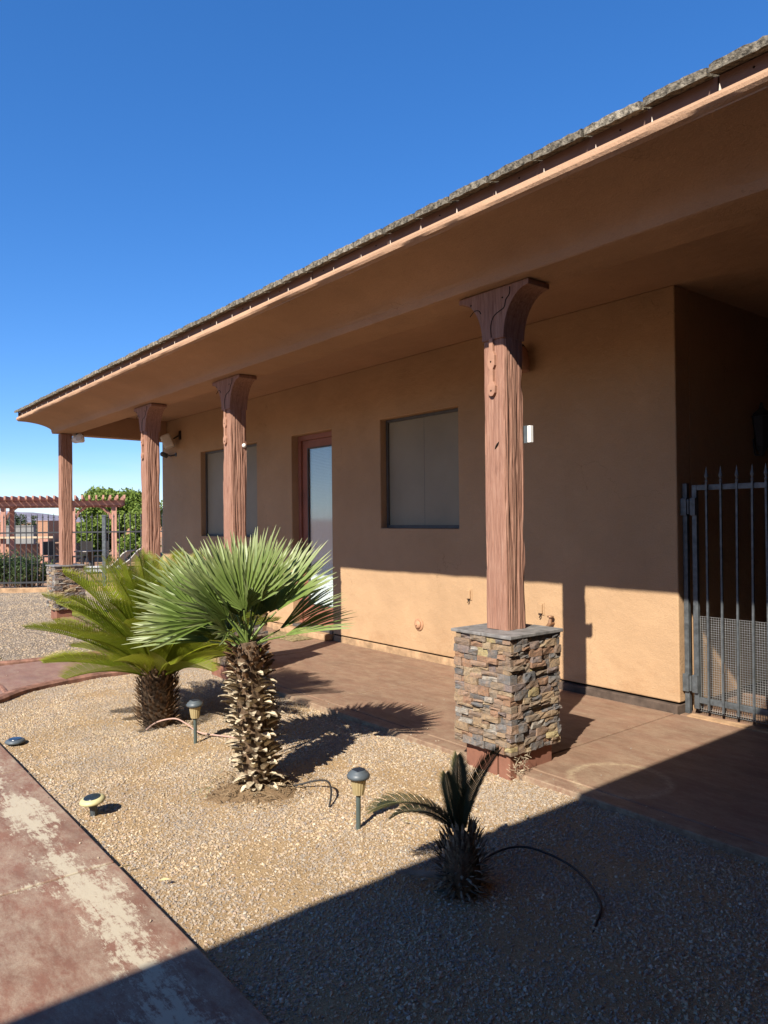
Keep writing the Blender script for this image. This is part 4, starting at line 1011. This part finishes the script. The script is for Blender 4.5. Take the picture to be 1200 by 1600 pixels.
def sago_frond(seed, L, e0, e1, pl=.175, npair=60, pw=.0100, vee=.7, curl=.2, twist=0):
    r_ = random.Random(seed); V = []; F = []; T = []; n = 14; pts = [Vector((0, 0, 0))]; dirs = []
    for k in range(n):
        e = R(e0 + (e1 - e0) * ((k + .5) / n) ** 1.15); d = Vector((math.cos(e), 0, math.sin(e))); dirs.append(d); pts.append(pts[-1] + d * L / n)
    dirs.append(dirs[-1])
    tv, tf = tube(pts, [.008 * (1 - .75 * k / n) for k in range(n + 1)], 4); V += tv; F += tf; T += [min(1, .2 + .6 * (i // 4) / n) for i in range(len(tv))]
    for i in range(npair):
        q = .13 + .87 * (i + .5) / npair; f = q * n; k = min(int(f), n - 1); p = pts[k].lerp(pts[k + 1], f - k); d = dirs[k]
        nrm = Vector((-d.z, 0, d.x)); rt = Matrix.Rotation(R(twist), 3, d); nrm = rt @ nrm; lat = rt @ Vector((0, 1, 0)); prof = math.sin(min(1, (1 - q) * 2.6 + .22) * math.pi / 2) * min(1, .35 + (q - .13) * 5)
        for s_ in (-1, 1):
            l_ = pl * prof * r_.uniform(.92, 1.05); fwdk = .42 + .75 * q * q
            pd = (lat * s_ + d * fwdk + nrm * vee).normalized()
            tipd = (pd - nrm * curl + d * .1).normalized()
            wv_ = d * pw * .5
            a = len(V); mid = p + pd * l_ * .55; tip_ = p + pd * l_ * .55 + tipd * l_ * .45
            V += [p - wv_ * .7, p + wv_ * .7, mid + wv_, mid - wv_, tip_]; F += [(a, a + 1, a + 2, a + 3), (a + 3, a + 2, a + 4)]
            T += [.1 + .3 * q, .1 + .3 * q, .35 + .3 * q, .35 + .3 * q, .75 + .25 * q]
    return V, F, T
sago = thing('sago_palm', 'large sago palm with a stout dark trunk and a wide yellow green crown', 'palm', (-5.76, 2.30, -0.04))
sb = Vector((-5.76, 2.31, -.05)); st_top = Vector((-5.77, 2.31, .43))
part('trunk', tube([sb, sb + Vector((0, 0, .2)), st_top - Vector((0, 0, .08)), st_top, st_top + Vector((0, 0, .05))], [.112, .126, .126, .10, .05], 16), M['trunk'], sago)
def scalemesh(seed, L, W):
    r_ = random.Random(seed); k = r_.uniform(-.1, .25)
    V = [(0, -W / 2, 0), (0, W / 2, 0), (L * .5, -W * .42, .004), (L * .5, W * .42, .004), (L, -W * .12, k * L), (L, W * .12, k * L), (L * .5, 0, W * .35), (0, 0, W * .3)]
    F = [(0, 2, 6, 7), (7, 6, 3, 1), (2, 4, 6), (6, 5, 3), (6, 4, 5), (0, 1, 3, 2), (2, 3, 5, 4)]
    return V, F
scm = [mesh('leaf_scale', *scalemesh(k, .06 + .01 * k, .024), M['scale']) for k in range(3)]
scg = [mesh('leaf_scale', *scalemesh(k, .052 + .008 * k, .017), M['scale_grey']) for k in range(3)]
nb = 290
for i in range(nb):
    t_ = i / nb; a = i * 2.39996 + random.uniform(-.15, .15); out = Vector((math.cos(a), math.sin(a), 0)); z = -.03 + .46 * t_
    rad = .130 + .012 * math.sin(t_ * 3.1)
    link('leaf_scale', random.choice(scm), sago, (sb.x + out.x * rad, sb.y + out.y * rad, z), frame(out + Vector((0, 0, .55 + .7 * t_ + random.uniform(-.2, .2))), -out + Vector((0, 0, 1.2))), random.uniform(.8, 1.15))
crown = st_top + Vector((0, 0, .02))
tiers = [(12, 82, 60, .92, .04), (17, 70, 40, .96, .07), (20, 56, 24, .97, .09), (20, 42, 10, .93, .10), (15, 26, -2, .80, .11)]
for ti, (cnt, e0, e1, L, ro) in enumerate(tiers):
    vs = [mesh_tip('frond', *sago_frond(ti * 10 + q, L * (1 - .06 * q), e0 + 5 * q, e1 + 6 * q), M['sago']) for q in range(2)]
    for i in range(cnt):
        a = 2 * math.pi * (i + .5 * (ti % 2)) / cnt + random.uniform(-.14, .14)
        link('frond', vs[i % 2], sago, crown + Vector((math.cos(a), math.sin(a), 0)) * ro - Vector((0, 0, .02 * ti)), (R(random.uniform(-12, 12)), R(random.uniform(-6, 6)), a), random.uniform(.92, 1.06))
# small sago
ssg = thing('small_sago_palm', 'small dark sago with four arching fronds on a shaggy round trunk half in shade', 'palm', (-2.30, 2.27, -.04))
b2 = Vector((-2.31, 2.29, -.05))
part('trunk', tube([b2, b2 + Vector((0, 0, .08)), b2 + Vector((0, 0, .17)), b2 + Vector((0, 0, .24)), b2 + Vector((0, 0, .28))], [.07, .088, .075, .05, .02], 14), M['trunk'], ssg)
nb = 280
for i in range(nb):
    t_ = i / nb; a = i * 2.39996 + random.uniform(-.15, .15); out = Vector((math.cos(a), math.sin(a), 0))
    z = -.03 + .28 * t_; rad = .082 * math.sqrt(max(.12, 1 - (t_ * 1.7 - .75) ** 2)) + .012
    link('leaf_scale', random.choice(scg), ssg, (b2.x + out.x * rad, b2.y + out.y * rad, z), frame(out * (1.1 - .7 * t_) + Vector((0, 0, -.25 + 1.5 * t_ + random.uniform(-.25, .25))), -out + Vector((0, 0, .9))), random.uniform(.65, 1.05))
cr = b2 + Vector((0, 0, .25))
def fr(name, L, e0, e1, dirimg, k, mat, seed, pl=.075, npair=46, loc=None, pw=.008, vee=.5, roll=0, twist=0):
    d = rgt * dirimg + Vector((fwd.x, fwd.y, 0)).normalized() * k; a = math.atan2(d.y, d.x)
    return link(name, mesh_tip('frond', *sago_frond(seed, L, e0, e1, pl, npair, pw, vee, .2, twist), mat), ssg, loc or cr, (R(roll), 0, a))
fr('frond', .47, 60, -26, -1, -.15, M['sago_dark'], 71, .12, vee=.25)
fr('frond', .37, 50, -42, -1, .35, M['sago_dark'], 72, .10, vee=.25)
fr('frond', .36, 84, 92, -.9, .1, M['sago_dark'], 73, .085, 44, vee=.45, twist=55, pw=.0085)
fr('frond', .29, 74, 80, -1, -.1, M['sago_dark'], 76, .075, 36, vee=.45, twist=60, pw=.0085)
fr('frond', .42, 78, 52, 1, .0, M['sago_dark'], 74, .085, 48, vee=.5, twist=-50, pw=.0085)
df = fr('frond', .24, 4, 6, -1, .1, M['dead_leaf'], 75, .045, 26, loc=b2 + Vector((0, 0, .07)) - rgt * .05); df['label'] = 'dead grey frond lying on the gravel'

# ------------------------------------------------------------------ garden lights and tubing
def stake_lamp(x, y, label, tilt=0):
    o = thing('solar_path_light', label, 'garden light', (x, y, -.04), 'solar path lights on stakes')
    T = Matrix.Translation((x, y, -.045)) @ Matrix.Rotation(R(tilt), 4, 'Y')
    P_ = lambda n, vf, m_, sm=False, pa=o, bv=0: part(n, xf(vf, T), m_, pa, sm, bv)
    P_('pole', lathe([(.0125, 0), (.0125, .20)], 12), M['pole_green'])
    P_('lens', lathe([(.012, .197), (.030, .20), (.036, .235), (.042, .282)], 32, flute=.07), M['lens'])
    P_('collar', lathe([(.044, .2825), (.045, .287)], 24), M['greyplastic'])
    cap = P_('cap', lathe([(.060, .2875), (.061, .300), (.052, .314), (.040, .321), (.038, .327)], 28), M['greyplastic'], True)
    P_('solar_panel', box(-.026, -.026, .3275, .026, .026, .330), M['panel'], pa=cap)
stake_lamp(-3.115, 2.33, 'stake light nearest the small sago frond, dark cap over cream ribbed lens', 1)
stake_lamp(-5.08, 2.32, 'stake light between the two large palms, dark cap over cream ribbed lens', -1)
def disk_light(x, y, label, h=.085, rx=0, mat='cream'):
    o = thing('disc_light', label, 'garden light', (x, y, -.04), 'round disc garden lights')
    T = Matrix.Translation((x, y, -.045)) @ Matrix.Rotation(R(rx), 4, 'X')
    part('disc', xf(lathe([(.03, h - .012), (.062, h - .004), (.071, h + .006), (.062, h + .018), (.05, h + .024)], 32), T), M[mat], o, smooth=True)
    part('solar_panel', xf(lathe([(.046, h + .0242), (.044, h + .0275), (.002, h + .029)], 28), T), M['panel'], o)
    part('stake', xf(join(lathe([(.012, 0), (.026, h - .0125)], 10), box(-.003, -.02, .0, .003, .02, h - .013)), T), M['greyplastic'], o)
disk_light(-4.235, 1.33, 'cream disc light with black panel leaning at the edge of the walk', rx=6)
disk_light(-5.93, 1.30, 'flat grey disc light lying at the walk edge at the left border', h=.03, mat='greyplastic')
disk_light(-9.42, 1.86, 'distant disc light at the kerb where the path begins', h=.07)
tb = part('irrigation_tube', tube(smoothpath([(-2.40, 2.45, -.02), (-2.42, 2.62, 0.0), (-2.348, 2.753, .015), (-2.159, 2.80, .0), (-1.98, 2.735, -.004), (-1.83, 2.62, -.012), (-1.77, 2.50, -.022), (-1.73, 2.41, -.034)], 8), .0055, 8), M['tube_black'], smooth=True)
meta(tb, 'black irrigation tube curving over the shaded gravel beside the small sago', 'tube')
tb = part('irrigation_tube', tube(smoothpath([(-5.62, 2.16, -.02), (-5.60, 2.24, .03), (-5.50, 2.34, .06), (-5.36, 2.38, .04), (-5.2, 2.42, .0), (-4.95, 2.6, -.02), (-4.7, 2.62, -.03)], 8), .006, 8), M['tube_tan'], smooth=True)
meta(tb, 'pinkish irrigation tube looping from the big sago trunk towards a stake light', 'tube')
tb = part('irrigation_tube', tube(smoothpath([(-3.90, 2.33, -.02), (-3.8, 2.38, .0), (-3.72, 2.45, .03), (-3.62, 2.48, .05), (-3.52, 2.44, .03), (-3.44, 2.37, -.02)], 8), .006, 8), M['tube_black'], smooth=True)
meta(tb, 'short dark irrigation tube end beside the foot of the fan palm', 'tube')
# a weed growing at the pier foot
wd = []
for i in range(70):
    p = Vector((-3.03 + random.gauss(0, .02), 3.52 + random.gauss(0, .03), random.uniform(0, .12))); d = Vector((random.gauss(0, .6), random.gauss(0, .6), random.uniform(-.4, 1))).normalized()
    wd.append(tube([p, p + d * random.uniform(.01, .05)], .0014, 3, False))
wo = part('dry_weed', join(*wd), M['bract']); meta(wo, 'dry straw coloured weed at the foot of the nearest pier', 'weed')
# dry leaves on the gravel
lm = mesh('fallen_leaf', [(0, 0, 0), (.02, .006, .006), (.045, 0, .002), (.02, -.006, .004)], [(0, 3, 2, 1)], M['cream'])
for i, (x, y) in enumerate(((-2.95, 2.55), (-3.42, 1.25), (-3.2, 1.28), (-2.62, 3.1))):
    o = link('fallen_leaf', lm, None, (x, y, .0), (0.2, .1, random.uniform(0, 6)), 1.3)
    meta(o, ['yellow fallen leaf on the gravel near the small sago', 'yellow fallen leaf on the gravel just off the walk edge', 'narrow yellow leaf caught at the rim of the walk', 'pale yellow leaf on the gravel near the porch edge'][i], 'leaf', 'fallen yellow leaves on the gravel')

# ------------------------------------------------------------------ background
cf = Vector((fwd.x, fwd.y, 0)).normalized()
def at(px_, D, z=0.0):
    p = rgt * ((px_ - 600) / 1151.565 * D) + cf * D; return Vector((p.x, p.y, z))
fence = thing('iron_fence', 'black iron picket fence with speared tops along the pool yard', 'fence', FO)
fm = mesh('picket', *picket_mesh(1.58, .009, tip=.16), M['iron_black'])
ang = math.atan2(FD.y, FD.x)
s_ = -7.0; k = 0
while s_ < 8.6:
    p = fline(s_)
    if k % 20 != 9: link('picket', fm, fence, (p.x, p.y, .06), (0, 0, ang))
    s_ += .125; k += 1
def fbox(s0, s1, w_, z0, z1):
    a = fline(s0); n_ = Vector((-FD.y, FD.x, 0)) * w_
    b_ = fline(s1); V = [a - n_, b_ - n_, b_ + n_, a + n_]; V = [(v.x, v.y, z0) for v in V] + [(v.x, v.y, z1) for v in V]
    return V, [(0, 1, 2, 3)[::-1], (4, 5, 6, 7), (0, 1, 5, 4), (1, 2, 6, 5), (2, 3, 7, 6), (3, 0, 4, 7)]
for z0, z1 in ((1.33, 1.365), (.16, .20)): part('rail', fbox(-7, 8.6, .016, z0, z1), M['iron_black'], fence)
for s_ in (-6.2, -1.9, 2.4, 6.7):
    po = part('fence_post', fbox(s_ - .04, s_ + .04, .04, 0, 1.72), M['iron'], fence, bevel=.004)
    part('post_cap', fbox(s_ - .05, s_ + .05, .05, 1.72, 1.75), M['iron'], po)

perg = thing('pergola', 'pink timber pergola with close rafters beyond the iron fence', 'pergola', at(5, 28.8))
O = at(5, 28.8)
pax = (cf * 3.1 - rgt * 1.2).normalized()
def loc(x, y, z): return O + rgt * x + pax * y + Vector((0, 0, z))
def lbox(x0, y0, z0, x1, y1, z1): 
    V, F = box(x0, y0, z0, x1, y1, z1); return [loc(*v) for v in V], F
for (x, y) in ((0, 0), (2.72, 0), (4.33, 0), (-1.9, 0), (0, 3.1), (2.25, 3.1), (4.4, 3.1)):
    part('pergola_post', lbox(x - .1, y - .1, 0, x + .1, y + .1, 2.2), M['timber_far'], perg, origin=loc(x, y, 0))
for y in (0, 3.1): part('beam', lbox(-2.4, y - .13, 2.2, 4.75, y + .13, 2.42), M['timber_far'], perg)
part('beam', lbox(-2.4, -.2, 2.22, 4.7, -.14, 2.40), M['timber_far'], perg)
V, F = prism([(-.65, 0.05), (-.60, 0), (3.7, 0), (3.75, .05), (3.75, .19), (-.65, .19)], -.035, .035, 'x')
rm = mesh('rafter', [Vector((0, 0, 0)) + rgt * v[0] + pax * v[1] + Vector((0, 0, v[2])) for v in V], F, M['timber_far'])
x = -2.3
while x < 4.9:
    link('rafter', rm, perg, loc(x, 0, 2.42)); x += .27
for (x, s_) in ((0, 1), (0, -1), (2.72, -1), (2.72, 1), (4.33, -1)):
    pts = [loc(x + s_ * .1, 0, 1.7), loc(x + s_ * .22, 0, 1.95), loc(x + s_ * .55, 0, 2.2)]
    part('brace', tube(pts, .06, 4), M['timber_far'], perg)
part('counter_top', lbox(-1.8, -.35, .97, 1.95, .0 - .14, 1.04), M['counter'], perg)
part('counter_leg', join(lbox(1.45, -.33, 0, 1.8, -.15, .96), lbox(-.6, -.33, 0, -.3, -.15, .96)), M['timber_far'], perg)

def leafcloud(blobs, n, size, seed, elong=1.0, zup=0.3):
    r_ = np.random.default_rng(seed); V = []; F = []
    B = np.array([(*b[:3], b[3], b[4] if len(b) > 4 else b[3]) for b in blobs]); wgt = B[:, 3] ** 2; wgt /= wgt.sum()
    idx = r_.choice(len(B), n, p=wgt); d = r_.normal(size=(n, 3)); d /= np.linalg.norm(d, axis=1)[:, None]
    rad = r_.uniform(.55, 1.08, n)
    c_ = B[idx, :3] + d * np.stack([B[idx, 3] * rad, B[idx, 3] * rad, B[idx, 4] * rad], 1)
    a = r_.normal(size=(n, 3)) + np.array([0, 0, zup]); a /= np.linalg.norm(a, axis=1)[:, None]
    b_ = np.cross(a, r_.normal(size=(n, 3))); b_ /= np.linalg.norm(b_, axis=1)[:, None]
    s_ = size * r_.uniform(.6, 1.3, n)[:, None]
    q = np.stack([c_ - b_ * s_ * .45, c_ + a * s_ * elong * .5, c_ + b_ * s_ * .45, c_ + a * s_ * elong * 1.1 - b_ * 0], 1)
    q = np.stack([c_, c_ + a * s_ * elong * .5 + b_ * s_ * .35, c_ + a * s_ * elong, c_ + a * s_ * elong * .5 - b_ * s_ * .35], 1)
    V = q.reshape(-1, 3); F = np.arange(4 * n).reshape(-1, 4)
    return V, F
def tree(p, h, blobs, n, size, mat, label, cat='tree', trunk=.14, seed=1, name='tree'):
    o = thing(name, label, cat, p)
    br = [tube([p - Vector((0, 0, .2)), p + Vector((0, 0, h * .25)), p + Vector((.1, 0, h * .5))], [trunk, trunk * .8, trunk * .5], 8)]
    for b in blobs[:6]: br.append(tube([p + Vector((0, 0, h * .22)), (p + Vector((0, 0, h * .25)) + Vector(b[:3])) / 2 + Vector((0, 0, .1)), Vector(b[:3])], [trunk * .5, trunk * .35, trunk * .1], 5))
    part('trunk', join(*br), M['bark'], o)
    V, F = leafcloud(blobs, n, size, seed); part('crown', (V, F), M[mat], o)
    return o
def blobset(c_, w_, h, n, r_, seed):
    rr = random.Random(seed); out = []
    for i in range(n):
        a = rr.uniform(-1, 1); b_ = rr.uniform(-1, 1); z = rr.uniform(0, 1)
        lim = math.sqrt(max(0.05, 1 - (z * .9) ** 2))
        p = c_ + rgt * a * w_ * lim + cf * b_ * w_ * .5 * lim + Vector((0, 0, z * h)); out.append((p.x, p.y, p.z, r_ * rr.uniform(.7, 1.3)))
    return out
tp = at(186, 36)
tree(tp, 3.0, blobset(tp + Vector((0, 0, .35)), 2.1, 2.3, 34, .55, 4), 30000, .15, 'tree_leaf', 'bright green leafy tree behind the right end of the pergola', seed=5)
tp = at(30, 70)
tree(tp, 2.6, blobset(tp + Vector((0, 0, .5)), 1.4, 1.6, 14, .55, 8), 5000, .15, 'tree_dark', 'distant dark green tree seen under the left half of the pergola', seed=6)
tp = at(52, 48)
tree(tp, 1.9, [(tp.x, tp.y, .4 + .3 * i, .22 - .02 * i) for i in range(6)], 900, .13, 'tree_dark', 'slim dark spiral conifer beyond the pergola posts', seed=9, trunk=.05)
# bushes behind the fence
def bush(px_, D, w_, h, n, seed, label):
    p = at(px_, D); o = thing('oleander_bush', label, 'bush', p, 'bushes behind the pool fence')
    r_ = random.Random(seed); st = []; V = []; F = []
    for i in range(110):
        a = r_.uniform(0, 6.28); q = r_.uniform(0, w_) ; b0 = p + Vector((math.cos(a), math.sin(a), 0)) * q * .8; hh = h * r_.uniform(.6, 1.05) * (1 - .35 * (q / w_) ** 2)
        t1 = b0 + Vector((math.cos(a) * .15 + r_.uniform(-.1, .1), math.sin(a) * .15 + r_.uniform(-.1, .1), hh)); st.append(tube([b0, (b0 + t1) / 2, t1], [.008, .006, .003], 3, False))
        for k in range(30):
            u = r_.uniform(.15, 1); c_ = b0.lerp(t1, u); d = Vector((r_.gauss(0, 1), r_.gauss(0, 1), r_.uniform(.3, 1.6))).normalized(); s_ = d.cross(Vector((r_.random(), r_.random(), r_.random()))).normalized() * .014
            l_ = r_.uniform(.07, .13); m0 = len(V); V += [c_, c_ + d * l_ * .5 + s_, c_ + d * l_, c_ + d * l_ * .5 - s_]; F.append((m0, m0 + 1, m0 + 2, m0 + 3))
    part('stem', join(*st), M['bark'], o); part('foliage', (V, F), M['bush'], o)
bush(18, 18.6, .5, .85, 1, 3, 'dark green bush behind the fence at the left edge of the picture')
bush(44, 18.3, .42, .78, 1, 4, 'dark green bush behind the fence nearest the farthest porch pier')
bush(-12, 18.8, .5, .8, 1, 6, 'dark green bush behind the fence just beyond the left border')
# loungers
def lounger(px_, D, label, flip=1, z0=0):
    p = at(px_, D); o = thing('sun_lounger', label, 'lounger', p, 'pool loungers behind the fence')
    X = rgt * flip; 
    def q(x, y, z): return p + X * x + cf * y + Vector((0, 0, z))
    def slab(pts, w_, th): 
        V = []; F = []
        for (x, z) in pts: V += [q(x, -w_, z), q(x, w_, z), q(x, -w_, z - th), q(x, w_, z - th)]
        for i in range(len(pts) - 1):
            a = i * 4; F += [(a, a + 1, a + 5, a + 4), (a + 2, a + 6, a + 7, a + 3), (a, a + 4, a + 6, a + 2), (a + 1, a + 3, a + 7, a + 5)]
        F += [(0, 2, 3, 1), (len(V) - 4, len(V) - 3, len(V) - 1, len(V) - 2)]; return V, F
    part('seat_sling', slab([(-1.2, .33), (-.6, .35), (-.1, .34)], .3, .03), M['sling'], o)
    part('back_sling', slab([(-.09, .36), (.2, .55), (.42, .80), (.52, .86)], .3, .03), M['sling'], o)
    part('frame', join(tube([q(-1.2, -.32, .31), q(.4, -.32, .31)], .018, 6), tube([q(-1.2, .32, .31), q(.4, .32, .31)], .018, 6)), M['iron'], o)
    for x in (-1.1, .3):
        for y in (-.32, .32): part('leg', tube([q(x, y, 0), q(x, y, .3)], .018, 6), M['iron'], o)
lounger(172, 18.9, 'white sling lounger with raised back right behind the fence post')
lounger(196, 20.6, 'second white sling lounger farther back, mostly behind the sago fronds')
tb = thing('patio_table', 'dark patio table under the pergola, seen through the fence', 'table', at(141, 24.3))
p = at(141, 24.3)
part('table_top', lathe([(.5, .60), (.51, .62), (.5, .64)], 24, p), M['dark_metal'], tb)
part('pedestal', lathe([(.28, 0), (.1, .06), (.05, .3), (.12, .599)], 14, p), M['dark_metal'], tb)
def chair(px_, D, fa_, label):
    p = at(px_, D); o = thing('patio_chair', label, 'chair', p, 'dark patio chairs under the pergola')
    T = Matrix.Translation(p) @ Matrix.Rotation(fa_, 4, 'Z')
    part('seat', xf(box(-.24, -.24, .38, .24, .24, .43), T), M['dark_metal'], o); part('backrest', xf(box(-.24, .2, .45, .24, .24, .92), T), M['dark_metal'], o)
    for x in (-.22, .22):
        for y in (-.22, .22): part('leg', xf(box(x - .02, y - .02, 0, x + .02, y + .02, .379), T), M['dark_metal'], o)
chair(128, 25.3, .6, 'dark patio chair left of the table, facing the pool')
chair(83, 25.5, 2.0, 'dark patio chair beside the far porch pier, under the pergola')
chair(156, 25.4, -.4, 'dark patio chair right of the table, back turned')
# low walls and a small building far away
def lw(name, px0, px1, D, z0, z1, mat, label, cat, th=.3):
    a = at(px0, D); b_ = at(px1, D); o = thing(name, label, cat, (a + b_) / 2)
    V = [a, b_, b_ + cf * th, a + cf * th]; V = [(v.x, v.y, z0) for v in V] + [(v.x, v.y, z1) for v in V]
    F = [(3, 2, 1, 0), (4, 5, 6, 7), (0, 1, 5, 4), (1, 2, 6, 5), (2, 3, 7, 6), (3, 0, 4, 7)]
    part('wall', (V, F), M[mat], o)
    V2 = [a - cf * .05, b_ - cf * .05, b_ + cf * (th + .05), a + cf * (th + .05)]; V2 = [(v.x, v.y, z1) for v in V2] + [(v.x, v.y, z1 + .06) for v in V2]
    part('wall_cap' if th < 1 else 'roof', (V2, F), M[mat], o)
lw('block_wall', 8, 52, 42, -.1, 1.35, 'far_wall', 'grey block wall beyond the pergola on the far left', 'wall')
lw('stucco_building', 57, 76, 62, -.1, 1.65, 'far_tan', 'small tan stucco building behind the pergola', 'building', 5)
lw('low_wall', -60, 120, 33.5, -.1, .55, 'far_tan', 'low terracotta garden wall behind the pergola', 'wall')
lw('boundary_wall', 76, 330, 75, -.1, 1.5, 'far_tan', 'long tan boundary wall at the back of the lot', 'wall')
lw('boundary_wall', -120, 56, 78, -.1, 1.3, 'far_tan', 'tan boundary wall far behind the grey block wall', 'wall')
# mountains
V = []; F = []; nzm = Noise(77)
for i in range(161):
    a = YAW + R(-60 + 120 * i / 160); d = Vector((-math.sin(a), math.cos(a), 0)); h = 35 + 90 * float(nzm(i * .11, 1.0)) + 30 * float(nzm(i * .5, 4)) + 12 * float(nzm(i * 1.5, 9))
    p = d * 3800; q = d * 4300; V += [(p.x, p.y, -5), (q.x, q.y, max(3, h)), (q.x * 1.1, q.y * 1.1, -5)]
for i in range(160): a = i * 3; F += [(a, a + 3, a + 4, a + 1), (a + 1, a + 4, a + 5, a + 2)]
mo = part('mountains', (V, F), M['mountain']); meta(mo, 'low distant mountain ridge on the horizon', None, kind='structure')
g = None
